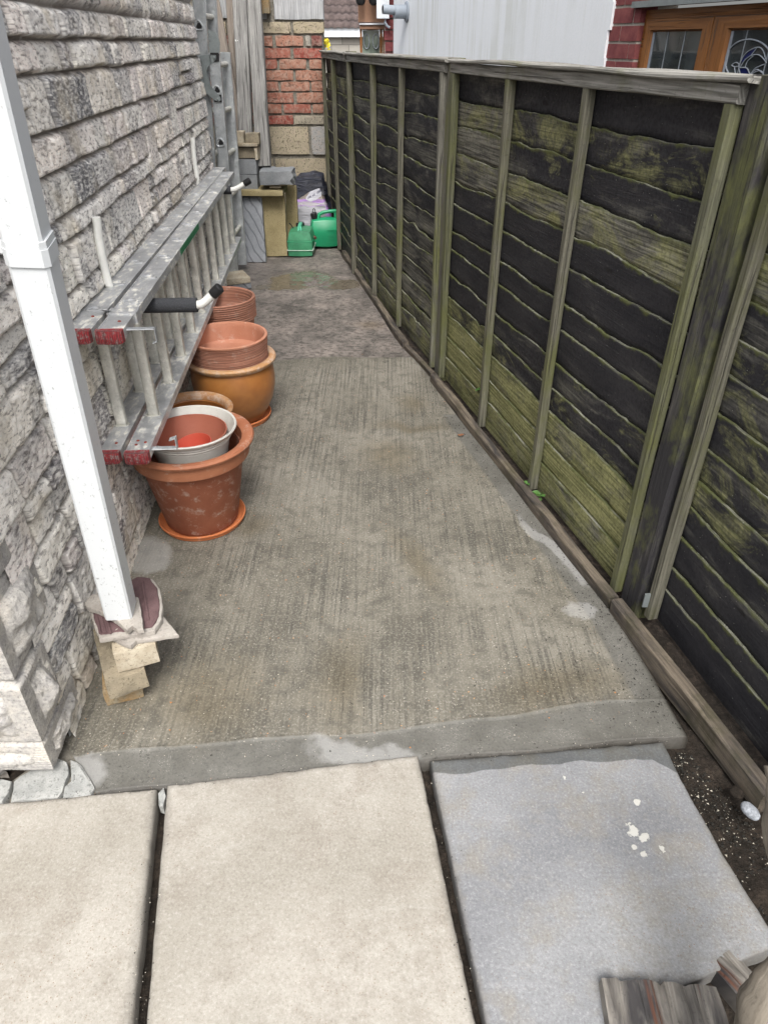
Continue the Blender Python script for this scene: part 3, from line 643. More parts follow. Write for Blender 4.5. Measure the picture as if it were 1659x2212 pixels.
# dressed corner blocks with tooled margins
zq = 0.02
for i, (hq, wq) in enumerate([(.105, .20), (.19, .13), (.21, .22), (.19, .14), (.21, .23), (.20, .14), (.2, .22), (.2, .14), (.2, .22), (.2, .14), (.2, .22), (.2, .14)]):
    mb = MB(); sd_ = i*3.3
    n1, n2, n3 = 48, 60, 60; hh = hq-.008; pj = .010+.004*math.sin(i*2.1)
    # wrap: front face (x from -lf to 0) then side face (s from 0 to wq)
    lf = .36 if i % 2 else .26
    path = [(-lf+lf*k/n2, 0) for k in range(n2)]+[(0, wq*k/n3) for k in range(n3+1)]
    V = []; UV = []
    for j in range(n1+1):
        zz = hh*j/n1
        for k, (fx, fs) in enumerate(path):
            base = cor+Vector((fx, 0))+WD*fs
            if fx < 0: nrm = Vector((0, -1)); de = -fx; end = lf+fx
            else: nrm = WN; de = fs; end = wq-fs
            if abs(fx) < 1e-6 and fs == 0: nrm = (WN+Vector((0, -1)))
            ez = min(zz, hh-zz); e = min(ez, end, de if de > 0 else 0.0)
            m_in = 1 if min(ez, end, de) > .030 else 0
            if m_in: d = .004+.014*min(1, (min(ez, end, de)-.03)/.03)+.016*mn.fractal(Vector((fx*14+sd_, fs*14, zz*14)), 1, 2, 4)
            else:
                cc = zz if min(end, de) < ez else (fx+fs); d = .0008*math.sin(cc*2*math.pi/.0085)+.002*mn.noise(Vector((fx*30, fs*30, zz*30+sd_)))
            rd = .006*max(0, 1-ez/.006)
            lean = .012*mn.noise(Vector((sd_, k*.02, j*.05)))
            p = base+nrm*(pj+d-rd+(lean if m_in else 0)); V.append((p.x, p.y, zq+zz)); UV.append((fx+fs, zz))
    nn = len(path); F = [(j*nn+k, j*nn+k+1, (j+1)*nn+k+1, (j+1)*nn+k) for j in range(n1) for k in range(nn-1)]
    b = len(V); ring = [j*nn for j in range(n1+1)]
    c0 = cor+Vector((-lf, .1)); c1 = cor+WD*wq-WN*.1
    V += [(cor.x-.1, cor.y+.1, zq), (cor.x-.1, cor.y+.1, zq+hh)]; UV += [(0, 0), (0, 0)]
    F += [(b, k+1, k) for k in range(nn-1)]; F += [(b+1, n1*nn+k, n1*nn+k+1) for k in range(nn-1)]
    F += [(j*nn+nn-1, b, b+1, (j+1)*nn+nn-1) for j in range(n1)][:0]
    F += [tuple([b, b+1]+[j*nn for j in range(n1, -1, -1)]), tuple([b+1, b]+[j*nn+nn-1 for j in range(n1+1)])]
    mb.add(V, F, UV); mb.build('quoin', M_QUOIN, house, sharp=60); zq += hq
# broken pale mortar patch between wall and slabs
def poly_slab(name, pts, z, th, m, label, cat, group=None, seed=0, jit=.004, sub=5):
    """a flat piece with an irregular outline (pixel outline laid on height z)"""
    P = [G(x, y, z) for x, y in pts]; Q = []
    for i, p in enumerate(P):
        q_ = P[(i+1) % len(P)]; n = max(1, int((q_-p).length/.015))
        for k in range(n):
            v = p.lerp(q_, k/n); a = mn.noise(Vector((v.x*40+seed, v.y*40, 0))); b_ = mn.noise(Vector((v.x*40, v.y*40+seed, 5))); Q.append(v+Vector((a, b_, 0))*jit)
    c = sum(Q, Vector())/len(Q); rings = []; 
    for f, dz in ((1.0, -th), (1.004, -.004), (.985, -.0005), (.93, 0), (.78, .001), (.6, .001), (.4, 0), (.2, .0)):
        rings.append([c+(v-c)*f+Vector((0, 0, dz+(.0035*mn.noise(Vector((v.x*f*60+seed, v.y*f*60, 3))) if f < 1 else 0))) for v in Q])
    mb = MB(); V = [v for r_ in rings for v in r_]; n = len(Q)
    F = [(k*n+i, k*n+(i+1) % n, (k+1)*n+(i+1) % n, (k+1)*n+i) for k in range(len(rings)-1) for i in range(n)]
    V.append(c); F += [((len(rings)-1)*n+i, (len(rings)-1)*n+(i+1) % n, len(V)-1) for i in range(n)]
    a = sum((Q[i].x*Q[(i+1) % n].y-Q[(i+1) % n].x*Q[i].y) for i in range(n))
    if a < 0: F = [tuple(reversed(f)) for f in F]
    mb.add(V, F); return tag(mb.build(name, m, None), label, cat, group)
poly_slab('mortar_patch', [(24, 1732), (30, 1690), (75, 1655), (118, 1634), (146, 1645), (150, 1672), (140, 1690), (136, 1712), (128, 1722)], .004, .04, M_CRACK, 'cracked pale mortar lump between the lowest corner stone and the left slab', 'mortar patch', seed=2)
poly_slab('mortar_patch', [(152, 1642), (176, 1650), (204, 1700), (196, 1716), (170, 1722), (134, 1722), (142, 1700), (154, 1688)], .005, .04, M_CRACK, 'smaller broken mortar piece split off by cracks, touching the concrete edge', 'mortar patch', seed=8)
poly_slab('mortar_patch', [(20, 1742), (22, 1690), (90, 1640), (120, 1560), (170, 1530), (215, 1640), (215, 1720)], -.010, .03, M_MORTAR, 'dark crumbly mortar bed around the pale lumps at the house corner', 'mortar patch', seed=4, jit=.002)
poly_slab('stone_chip', [(140, 1560), (152, 1522), (172, 1520), (160, 1565), (150, 1585)], .012, .03, M_CRACK, 'pale triangular stone chip lying against the wall foot below the broken tiles', 'stone chip', seed=12)
poly_slab('stone_chip', [(-30, 1735), (-30, 1690), (4, 1682), (26, 1688), (18, 1712), (6, 1732)], .01, .04, M_CRACK, 'pale rubble stone cut by the left edge beside the mortar lump', 'stone chip', seed=17)
# -------------------------------------------------- paving slabs
def coons(name, top, right, bot, left, m, label, z=.008, n=220, paint=(), wetfn=None, seed=0, bulge=.002):
    def curve(pts, k):
        P = [G(x, y, 0) for x, y in pts]; d = [0]
        for i in range(1, len(P)): d.append(d[-1]+(P[i]-P[i-1]).length)
        t = (.5-.5*np.cos(np.pi*np.linspace(0, 1, k)))*d[-1]; return np.interp(t, d, [p.x for p in P]), np.interp(t, d, [p.y for p in P])
    tx, ty = curve(top, n); bx, by = curve(bot, n); lx, ly = curve(left, n); rx, ry = curve(right, n)
    u = .5-.5*np.cos(np.pi*np.linspace(0, 1, n)); V, U = np.meshgrid(u, u, indexing='ij')
    def cz(t, b, l, r): return (1-V)*t[None, :]+V*b[None, :]+(1-U)*l[:, None]+U*r[:, None]-((1-U)*(1-V)*t[0]+U*(1-V)*t[-1]+(1-U)*V*b[0]+U*V*b[-1])
    X = cz(tx, bx, lx, rx); Y = cz(ty, by, ly, ry)
    e = np.minimum(np.minimum(U, 1-U)*.6, np.minimum(V, 1-V)*.6)
    ej = fbm(X*30, Y*30, 3, seed)-.5
    X = X+.0025*ej*np.exp(-e/.01); Y = Y+.0025*(fbm(X*30+9, Y*30, 3, seed+4)-.5)*np.exp(-e/.01)
    Z = z-.007*np.exp(-e/.0016)-.004*np.exp(-e/.006)*np.clip(fbm(X*25, Y*25, 3, seed+2)*2-.7, 0, 1)*2+bulge*(fbm(X*5, Y*5, 4, seed+5)-.5)*2+.0008*(fbm(X*60, Y*60, 3, seed+6)-.5)
    pf = np.zeros_like(X)
    for (px, py, rr_, sr) in paint:
        c = G(px, py, z); d = np.sqrt(((X-c.x)/rr_)**2+((Y-c.y)/(rr_*sr))**2); pf = np.maximum(pf, np.clip(1-.5*d, 0, 1))
    wet = wetfn(X, Y) if wetfn else np.zeros_like(X)
    o = gridmesh(name, np.stack([X, Y, Z], -1)[::-1], m, dict(edge=np.exp(-e/.02)[::-1], paint=pf[::-1], wet=wet[::-1]), thick=.04)
    return tag(o, label, 'paving slab', 'paving slabs at the near end of the path')
coons('paving_slab', [(-560, 1790), (340, 1706)], [(340, 1706), (284, 2260)], [(-900, 2330), (284, 2260)], [(-560, 1790), (-900, 2330)], M_SLAB_A, 'smooth warm beige paving slab at the far left, cut off by the photo edge', seed=1)
coons('paving_slab', [(362, 1699), (903, 1634)], [(903, 1634), (1040, 2270)], [(310, 2310), (1040, 2270)], [(362, 1699), (310, 2310)], M_SLAB_A, 'large pale buff paving slab between two dark open joints', seed=5, paint=[(1000, 1995, .012, 1.8)])
def wet3(X, Y):
    a = G(930, 1668); b_ = G(1440, 1640); yy = a.y+(X-a.x)*(b_.y-a.y)/(b_.x-a.x)
    wob = .022*fbm(X*13, X*0, 3, 3)+.006*np.abs(np.sin((X-a.x)*26))
    sp = -.012*(1-sstep(G(1000, 1650).x, G(1200, 1650).x, X)); c = G(1450, 1640).x
    return np.clip(.5+(Y-(yy+sp+.012-wob)+np.clip((X-(c-.05)), 0, 1)*.9)*14, 0, 1)
coons('paving_slab', [(929, 1646), (1432, 1605)], [(1432, 1605), (1448, 1640), (1468, 1685), (1515, 1765), (1560, 1850), (1612, 1930), (1659, 2005), (1676, 2035), (1668, 2052)],
      [(1066, 2300), (1180, 2275), (1290, 2235), (1400, 2170), (1530, 2110), (1620, 2070), (1668, 2052)], [(929, 1646), (1066, 2300)], M_SLAB_B, 'blue grey riven paving slab with a rounded right edge and white paint spots', seed=9, wetfn=wet3, bulge=.0035,
      paint=[(1368, 1795, .015, 1.1), (1390, 1808, .013, .8), (1370, 1830, .007, 1), (1390, 1845, .008, .9), (1430, 1834, .006, 1.5), (1220, 1680, .004, 1.5), (1258, 1712, .004, 1.2), (1376, 1733, .008, 1.2)])
poly_slab('stone_chip', [(344, 1712), (356, 1700), (358, 1722), (352, 1742), (344, 1738)], 0, .03, M_CRACK, 'little lump of cracked mortar at the head of the left slab joint', 'stone chip', seed=22)
# ================================================================== objects
# -------------------------------------------------- fence
PB1, PB2, PB3 = G(769, 585), G(953, 800), G(1368, 1294)
FT = 1.355
def samp(A, B, u, off, z, N): p = A+(B-A)*u+N*off; return (p.x, p.y, z)
def post(A, m, label, ztop=FT+.02, w=.085, d=.095, jx=0, seed=0):
    mb = MB(); beam(mb, (A.x, A.y, -.05), (A.x+jx, A.y, ztop), w, d, up=FD, bev=.006, seg=40, jit=.003, seed=seed)
    return tag(mb.build('fence_post', m), label, 'fence post', 'fence posts along the right side')
def panel(A, B, label, fr, tones, greens, seed, z0=.012, z1=FT, nb=13, mats=None, cap=True, gm=None, wav=.010, bow=.004):
    """waney board panel between A and B (base points); fr = batten positions (fractions)"""
    A = Vector((A.x, A.y, 0)); B = Vector((B.x, B.y, 0)); D = (B-A); L = D.length; D = D/L; N = Vector((-D.y, D.x, 0))
    if N.x > 0: N = -N
    root = thing('lap_fence', label, 'fence', ((A.x+B.x)/2, (A.y+B.y)/2, 0), 'fence panels along the right side')
    r = random.Random(seed); nu = max(60, int(L/.008)); us = np.linspace(0, L, nu); zt = z1-.035; hb = (zt-z0)/nb
    tops = []
    for j in range(nb):
        zc = z0+hb*(j+1)+r.uniform(-.010, .010); w = wav*r.uniform(.5, 1.6)
        zz = zc+w*2*(fbm(us*2.6+j*7.1+seed, us*0, 2, seed)-.5)+w*1.1*(fbm(us*9+j*3.1, us*0+j, 3, seed+1)-.5)+.0035*(fbm(us*60, us*0+j, 2, seed+2)-.5)
        if r.random() < .35:
            k = r.uniform(.1, .9)*L; zz += r.choice([-1, 1])*.011*np.exp(-((us-k)/.022)**2)
        if j == nb-1: zz = zz*0+zt+.01
        tops.append(zz)
    fr_ = np.array([0]+list(fr)+[1.0]); rows = [];  tone = []; green = []; edge = []; ledge = []; uvs = []
    TR, TG = np.array(tones), np.array(greens)              # rows top -> bottom, columns = bays
    mbX = []
    for j in range(nb):
        lo = tops[j-1]-.012 if j else us*0+z0-.03; hi = tops[j]; J = nb-1-j
        bay = np.clip(np.searchsorted(fr_, us/L, side='right')-1, 0, TR.shape[1]-1)
        def sm(T):
            v = T[J][bay]; k = np.ones(9)/9; return np.convolve(np.pad(v, 4, mode='edge'), k, 'valid')
        tn, gn = sm(TR), sm(TG); bw = bow*2*(fbm(us*3+j*5, us*0+j, 2, seed+8)-.5)
        vsr = [0, .25, .5, .7, .82, .90, .96, 1.0]
        for v in vsr:
            z = lo+(hi-lo)*v; d = .000+.0085*v+bw*math.sin(v*2.5); rows.append((us, z, d)); tone.append(tn); green.append(gn)
            edge.append(np.clip(1-(hi-z)/.028, 0, 1)); ledge.append(us*0+(0 if v < .99 else .2)); uvs.append(np.stack([us+j*3.7, z], -1))
        for dd, dz in ((.0078, .0010), (.001, .0016), (-.004, -.004)):
            rows.append((us, hi+dz, dd+bw*.6)); tone.append(tn); green.append(gn); edge.append(us*0+1); ledge.append(us*0+1); uvs.append(np.stack([us+j*3.7, hi+.01+(.009-dd)], -1))
    P = np.zeros((len(rows), nu, 3))
    for k, (u, z, d) in enumerate(rows):
        P[k, :, 0] = A.x+D.x*u+N.x*d; P[k, :, 1] = A.y+D.y*u+N.y*d; P[k, :, 2] = z
    flip = D.cross(Vector((0, 0, 1))).dot(N) < 0
    if flip: P = P[:, ::-1]; tone = [x[::-1] for x in tone]; green = [x[::-1] for x in green]; edge = [x[::-1] for x in edge]; ledge = [x[::-1] for x in ledge]; uvs = [x[::-1] for x in uvs]
    gridmesh('board_panel', P, M_BOARD, dict(tone=np.array(tone), green=np.array(green), edge=np.array(edge), ledge=np.array(ledge)), root, np.array(uvs))
    bk = MB(); O1 = A-N*.012; O2 = B-N*.012; beam(bk, O1+Vector((0, 0, (z0+zt)/2)), O2+Vector((0, 0, (z0+zt)/2)), .006, zt-z0, bev=.001); bk.build('backing_boards', M_POST2, root)
    mats = mats or [M_BATTEN]*len(fr)
    for i, (f, mm) in enumerate(zip(fr, mats)):
        p = A+D*L*f+N*.028; m_ = MB(); beam(m_, (p.x, p.y, .0), (p.x+r.uniform(-.003, .003), p.y, z1-.042), .029, .030, up=N, bev=.003, seg=34, jit=.003, seed=seed+i*3)
        m_.build('batten', mm, root)
    m_ = MB(); a_ = A+N*.024+Vector((0, 0, z1-.023)); b_ = B+N*.024+Vector((0, 0, z1-.023)); beam(m_, a_, b_, .034, .036, bev=.003, seg=50, jit=.003, seed=seed+40); m_.build('top_rail', M_RAIL, root)
    if cap:
        m_ = MB(); a_ = A+N*.014+Vector((0, 0, z1+.003)); b_ = B+D*.03+N*.014+Vector((0, 0, z1+.003)); beam(m_, a_, b_, .076, .013, bev=.004, seg=60, jit=.005, seed=seed+50); m_.build('capping_strip', M_RAIL, root)
    return root
FD = (PB3-PB2).normalized()
post(PB3+Vector((.012, .0, 0)), M_POST, 'wide dark stained fence post nearest the camera, green along both edges', ztop=FT+.010, w=.062, d=.085, seed=3)
post(PB2+Vector((.0, 0, 0)), M_POST2, 'split topped grey and green fence post between the two full panels', w=.05, d=.09, ztop=FT+.01, seed=5)
post(PB1+Vector((.0, 0, 0)), M_POST2, 'thin grey fence post farthest away, beside the green petrol cans', w=.05, d=.09, ztop=FT+.015, seed=9)
b, g, k = .95, .65, 0.
T3 = [[.3, .25, .05], [.45, .85, .15], [.9, 1.0, .15], [.9, .85, .85], [.0, .05, 0], [0, 0, 0], [0, 0, 0], [0, 0, 0], [.1, 0, .2], [.6, .35, .25], [.8, .7, .5], [.9, .8, .7], [.9, .7, .8]]
G3 = [[.0, -.1, -.3], [.0, .40, .35], [.42, .25, .15], [.35, .3, .42], [-.6, -.6, -.6], [-.7, -.7, -.7], [-.7, -.7, -.7], [-.5, -.7, -.4], [-.1, -.3, .1], [.85, .55, .25], [.95, .95, .75], [.9, 1.0, .95], [.7, .8, .65]]
dA = (PB3-PB2).normalized()
panel(PB2+dA*.045, PB3-dA*.036, 'black and green waney board fence section between the grey split post and wide dark post', (.020, .335, .640, .988), T3, G3, 4, mats=[M_BATTENG, M_BATTEN, M_BATTEN, M_BATTENG])
T2 = [[.1, .1, .15], [.3, .3, .3], [.3, .55, .35], [.35, .4, .4], [.3, .3, .3], [.2, .2, .35], [.3, .35, .5], [.45, .4, .5], [.5, .4, .5], [.6, .45, .6], [.6, .3, .7], [.7, .3, .7], [.7, .5, .7]]
G2 = [[-.3, -.3, -.3], [-.2, -.2, -.2], [-.2, .1, -.1], [-.1, .0, .0], [.1, -.1, -.1], [-.2, -.2, -.1], [-.2, -.2, .0], [-.1, -.1, .05], [.05, -.1, .1], [.2, .0, .2], [.35, .1, .3], [.5, .3, .4], [.5, .4, .45]]
dB = (PB2-PB1).normalized()
panel(PB1+dB*.035, PB2-dB*.035, 'dark grey fence section with deep wavy board edges between split post and farthest post', (.015, .335, .640, .985), T2, G2, 9, wav=.017, bow=.012, mats=[M_BATTEN, M_BATTEN, M_BATTEN, M_POST2])
PF = G(722, 495); dC = (PB1-PF).normalized()
PF = AY(712, 300, 6.55); PF.z = 0; dC = (PB1-PF).normalized()
panel(PF, PB1-dC*.03, 'short mossy fence section at the far end against the brick wall', (.03, .48), [[.5, .3]]*13, [[.3, .2], [.4, .3], [.45, .1], [.3, .3], [.2, 0], [.1, -.1], [.2, 0], [.2, -.2], [.1, .1], [.2, -.2], [.2, -.2], [.3, .1], [.2, .2]], 15, mats=[M_BATTEN, M_BATTEN])
P4 = G(1408, 1340); P5 = G(1778, 1830); d4 = (P5-P4).normalized(); P4 = Vector((PB3.x, PB3.y, 0))-dA*0+d4*.055+Vector((.040, 0, 0)); P5 = P4+d4*1.8
T4 = [[.6], [.3], [.8], [.35], [.2], [.4], [.2], [.3], [.35], [.3], [.15], [.05], [.0]]
G4 = [[.4], [.3], [.7], [.25], [.35], [.45], [.3], [.4], [.45], [.2], [.1], [-.1], [-.4]]
T4 = [[a[0], a[0]*.8, a[0]] for a in T4]; G4 = [[a[0]+.1, a[0]-.1, a[0]] for a in G4]
panel(P4, P5, 'nearest fence section at the right photo edge with blue black lower boards', (.010, .34, .67, .99), T4, G4, 23, z1=FT-.10, mats=[M_BATTEN]*4, wav=.008)
mb = MB(); c = P4+Vector((-.045, -.02, .06)); block(mb, c, (.022, .006, .05), r=.001, n=5, rough=.001); tag(mb.build('post_bracket', M_GALV), 'small galvanised bracket at the foot of the wide dark post', 'bracket')
# -------------------------------------------------- timber kerb boards
def kerb(pts, w, h, label, seed, zt=.045):
    for i in range(len(pts)-1):
        a, b_ = G(*pts[i], zt), G(*pts[i+1], zt); mb = MB()
        beam(mb, (a.x, a.y, zt-h/2), (b_.x, b_.y, zt-h/2), w, h, bev=.004, seg=60, jit=.006, seed=seed)
        tag(mb.build('kerb_board', M_KERB), label, 'kerb board', 'timber kerb boards along the fence foot')
kerb([(1334, 1294), (1668, 1712)], .040, .075, 'wide split brown timber kerb board nearest the camera', 3)
kerb([(937, 806), (1326, 1290)], .034, .06, 'long mossy timber kerb board beside the main concrete', 7, .04)
kerb([(879, 744), (936, 804)], .028, .04, 'short low timber kerb piece linking the two longer boards', 9, .025)
kerb([(742, 540), (876, 738)], .032, .05, 'grey weathered timber kerb beside the old pitted concrete', 13, .035)
# soil strip crumbs and pebble in the lower right
mb = MB(); c = G(1620, 1752, .01); rbox(mb, c, (.030, .045, .026), .02, Rz(25), 7, lambda v: v*(1+.08*mn.noise(v*60))); tag(mb.build('pebble', M_PEB), 'pale egg shaped pebble lying on the soil at the right', 'pebble')
mb = MB(); c = G(1590, 1712, .0); rbox(mb, c, (.030, .032, .022), .02, Rz(25), 7, lambda v: v*(1+.2*mn.noise(v*60))); tag(mb.build('clod', M_SOIL), 'dark earth clod on the soil just above the pale pebble', 'clod')
# driftwood and sleeper offcuts
def trunk(pts, rad, m, name, label, cat, seed, seg=26, par=None, flat=1):
    P = [Vector(p) for p in pts]; Q = []; RR = []
    for i in range(len(P)-1):
        for k_ in range(8): f = k_/8; Q.append(P[i].lerp(P[i+1], f)); RR.append(rad[i]*(1-f)+rad[i+1]*f)
    Q.append(P[-1]); RR.append(rad[-1]); mb = MB(); tube(mb, Q, RR, seg, flat)
    for i, v in enumerate(mb.V):
        v = Vector(v); k_ = i//seg; c_ = Q[k_]; d = v-c_; a = mn.fractal(Vector((v.x*22+seed, v.y*22, v.z*22)), 1, 2, 4)+.6*mn.noise(Vector((d.x*120, d.y*120, (k_)*.25+seed))); mb.V[i] = tuple(c_+d*(1+.30*a))
    return tag(mb.build(name, m, par, sharp=80), label, cat)
t1, t2, t3 = AD(1672, 1655, .95), AD(1690, 1780, .93), AD(1705, 1930, .93)
trunk([t1+Vector((.004, 0, -.0)), t2+Vector((.004, 0, 0)), t3+Vector((.012, 0, 0)), AD(1720, 2080, .98)+Vector((.05, 0, -.1))], [.016, .028, .026, .022], M_DRIFT, 'driftwood', 'upright pale driftwood branch cut by the right edge of the photo', 'driftwood', 3)
trunk([AD(1775, 1960, 1.0), AD(1705, 2090, .98), AD(1650, 2240, .98), AD(1600, 2420, 1.02)], [.022, .030, .040, .045], M_DRIFT, 'driftwood', 'thick forked driftwood root in the bottom right corner', 'driftwood', 8)
def offcut(px, py, w, l, h, rot, label, seed, z=.0):
    c = G(px, py, z+h); c.z = z+h/2-.04; mb = MB(); 
    def f(v):
        cr = mn.noise(Vector((v.x*75+seed, v.y*5, v.z*9))); cr = max(0, cr-.18); v = v*1.0; v.z += .006*mn.noise(Vector((v.x*90+seed, v.y*18, 0)))
        if v.z > h*.2: v.z -= cr*.014
        if v.y > l*.3: v.y -= cr*.008
        return v
    rbox(mb, c, (w, l, h+.06), .006, Rz(rot), 45, f, inner=True)
    for i, v in enumerate(mb.V): q = Rz(-rot) @ (Vector(v)-c); mb.UV[i] = (q.y+q.z*.3, q.x)
    return tag(mb.build('sleeper_offcut', M_SLEEPER, None, sharp=60), label, 'timber offcut', 'old sleeper offcuts in the bottom right corner')
offcut(1452, 2225, .205, .16, .05, -4, 'deeply cracked old sleeper offcut with a rusty brown split, at the bottom edge', 2)
offcut(1625, 2130, .06, .13, .02, 30, 'thin grey timber offcut wedged between the cracked sleeper and the driftwood', 7)
# -------------------------------------------------- wall hooks
def hook(armpix, xend, tip, label, plate, drop):
    """white L bracket on the wall, arm in foam sleeve, raised end with black cap"""
    r_ = ray(*armpix); n_ = WN; o = L1; t = (Vector((o.x, o.y)).dot(n_))/(Vector((r_.x, r_.y)).dot(n_)); w = Vector((r_.x*t, r_.y*t, H0+r_.z*t))
    root = thing('wall_hook', label, 'wall hook', (w.x, w.y, w.z), 'white wall hooks carrying the ladder')
    n3 = Vector((n_.x, n_.y, 0)); d3 = Vector((WD.x, WD.y, 0)); rA = .0125
    e = AY(xend, armpix[1], w.y+.02); end = Vector((e.x, w.y+.015, w.z))
    mb = MB(); s0 = w+n3*.030
    tube(mb, [s0+Vector((0, 0, drop[0])), s0+Vector((0, 0, drop[0]-.01))+n3*.0]+[s0+Vector((0, 0, drop[0]*f))-n3*(.008*math.sin(f*3)) for f in (.8, .5, .25, .12)]+[s0+n3*.006+Vector((0, 0, .03)), s0+n3*.02+Vector((0, 0, .006)), s0+n3*.05, end], rA, 14)
    mb.build('bracket_tube', M_HOOKW, root)
    mb = MB(); a0 = w+n3*.05; tube(mb, [a0, end], .0225, 22)
    mb.build('foam_sleeve', M_FOAM, root)
    tp = AY(tip[0], tip[1], w.y+.02); tp = Vector((tp.x, w.y+.015, tp.z)); dv = tp-end; k1 = end+Vector((dv.x*.25, 0, dv.z*.06)); k2 = end+Vector((dv.x*.55, 0, dv.z*.38))
    mb = MB(); tube(mb, [end-Vector((.02, 0, 0)), end, k1, k2, tp], rA*1.05, 16); mb.build('raised_tip', M_HOOKW, root)
    dn_ = (tp-k2).normalized(); mb = MB(); tube(mb, [tp-dn_*.004, tp+dn_*.003, tp+dn_*.030, tp+dn_*.033], [.0155, .0165, .0165, .013], 18); mb.build('end_cap', M_BLACK, root)
    return root
hook((229, 662), 428, (462, 634), 'nearer white wall hook with grey foam sleeve and black tip, above the terracotta pots', None, (.26,))
hook((420, 411), 500, (530, 396), 'farther white wall hook with grey foam sleeve, near the stacked blocks', None, (.25,))
# -------------------------------------------------- the horizontal ladder (two sections on the hooks)
LZ1, LZ0 = .786, .427                       # centre heights of the upper and lower stiles
def on(y, ya, xa, yb, xb): return xa+(xb-xa)*(y-ya)/(yb-ya)
def dring(mb, c, ax, upv, w, h, th):         # flared collar where a rung meets the stile
    d, x, y = frame(ax, upv); n = 20; V = []; F = []
    prof = [(1.32, 0.0), (1.30, th), (1.12, th*1.3), (.96, th*.8), (.86, -.004)]
    for s_, dz in prof:
        for i in range(n):
            a = 2*math.pi*i/n; rr = 1+.12*math.cos(3*a+math.pi/2)
            V.append(c+x*math.cos(a)*w/2*s_*rr+y*math.sin(a)*h/2*s_*rr+d*dz)
    for k_ in range(len(prof)-1): F += [(k_*n+i, k_*n+(i+1) % n, (k_+1)*n+(i+1) % n, (k_+1)*n+i) for i in range(n)]
    mb.add(V, F)
def stile_box(mb, A, B, w, t, up, seg=1):
    """extruded stile: box section with lips along both edges of the broad face"""
    A = Vector(A); B = Vector(B); d, x, y = frame(B-A, up); hw, ht = w/2, t/2; l = .0035
    P = [(-hw, -ht), (hw, -ht), (hw, ht), (hw-.0035, ht), (hw-.0045, ht-.0016), (-hw+.0045, ht-.0016), (-hw+.0035, ht), (-hw, ht)]
    V = []; UV = []
    for k_ in range(seg+1):
        c_ = A+(B-A)*k_/seg
        for p in P: V.append(c_+x*p[0]+y*p[1]); UV.append((k_, p[0]))
    n = 8; F = [(k_*n+i, k_*n+(i+1) % n, (k_+1)*n+(i+1) % n, (k_+1)*n+i) for k_ in range(seg) for i in range(n)]+[tuple(range(n-1, -1, -1)), tuple(seg*n+i for i in range(n))]
    mb.add(V, F, UV)
def ladder_section(x0, y0, x1, y1, w, label, ystart, pitch, nr, collar=False, label_green=False, name='ladder'):
    """(x0,y0)-(x1,y1): plan line of the stiles"""
    root = thing(name, label, 'ladder', ((x0+x1)/2, (y0+y1)/2, LZ0-.013), 'two ladder sections lying on the wall hooks')
    fx = lambda y: on(y, y0, x0, y1, x1); U = Vector((0, 0, 1)); D = Vector((x1-x0, y1-y0, 0)).normalized(); X = Vector((D.y, -D.x, 0))
    for z in (LZ1, LZ0):
        mb = MB(); stile_box(mb, (x0, y0, z), (x1, y1, z), w, .027, U)
        for i in range(nr):
            y = ystart+pitch*i
            if y > y1-.05: break
            dring(mb, Vector((fx(y), y, z+.0122)), U, D, .036, .032, .003)
        m_ = mb.build('stile', M_ALU, root, sharp=30)
        for sgn, yy in ((-1, y0),):        # ribbed red end caps
            mb = MB(); c_ = Vector((fx(yy), yy, z))+D*sgn*.010
            V = []; nx = 45; hh, ww = .0175, w/2+.001; 
            for j in range(5):
                for i in range(nx):
                    u = -1+2*i/(nx-1); zz = -1+2*j/4; rb = .5+.5*math.cos(i*math.pi*.73*1.0); cr = (1-abs(u)**6)*(1-abs(zz)**4*.35)
                    V.append(c_+X*u*ww*(.995)+U*zz*hh*(1-.18*abs(u)**8)+D*sgn*(.004+.010*cr-.0022*rb))
            att = [(.0 if (.5+.5*math.cos((i % nx)*math.pi*.73)) < .6 else 1.) for i in range(5*nx)]
            b0 = len(V); V += [c_+X*u*ww+U*zz*hh-D*sgn*.014 for u, zz in ((-1, -1), (1, -1), (1, 1), (-1, 1))]; att += [0]*4
            F = [(j*nx+i, j*nx+i+1, (j+1)*nx+i+1, (j+1)*nx+i) for j in range(4) for i in range(nx-1)]
            F += [tuple(range(nx-1, -1, -1))+(b0, b0+1), tuple(4*nx+i for i in range(nx))+(b0+2, b0+3), (0, nx, 2*nx, 3*nx, 4*nx, b0+3, b0), (nx-1, b0+1, b0+2, 5*nx-1, 4*nx-1, 3*nx-1, 2*nx-1), (b0, b0+3, b0+2, b0+1)]
            if sgn > 0: F = [tuple(reversed(f)) for f in F]
            mb.add(V, F, rib=att); mb.build('end_cap', M_RED, m_, sharp=50)
    for i in range(nr):
        y = ystart+pitch*i
        if y > y1-.05: break
        mb = MB(); c_ = Vector((fx(y), y, 0)); n = 20; prof = []
        for q in range(n):
            a = 2*math.pi*q/n; rr = 1+.12*math.cos(3*a+math.pi/2)-.03*(q % 2); prof.append((math.copysign(abs(math.cos(a))**.45, math.cos(a))*.0165*(1-.05*(q % 2)), math.copysign(abs(math.sin(a))**.45, math.sin(a))*.0135))
        V = []; UV = []
        for z in (LZ0+.012, LZ1-.012):
            for px_, py_ in prof: V.append(c_+X*px_+D*py_+U*z); UV.append((z, px_))
        mb.add(V, [(q, (q+1) % n, n+(q+1) % n, n+q) for q in range(n)], UV); dring(mb, c_+U*(LZ0+.0135), U, D, .036, .032, .003)
        mb.build('rung', M_RUNG, root, sharp=20)
    return root, fx, D, X
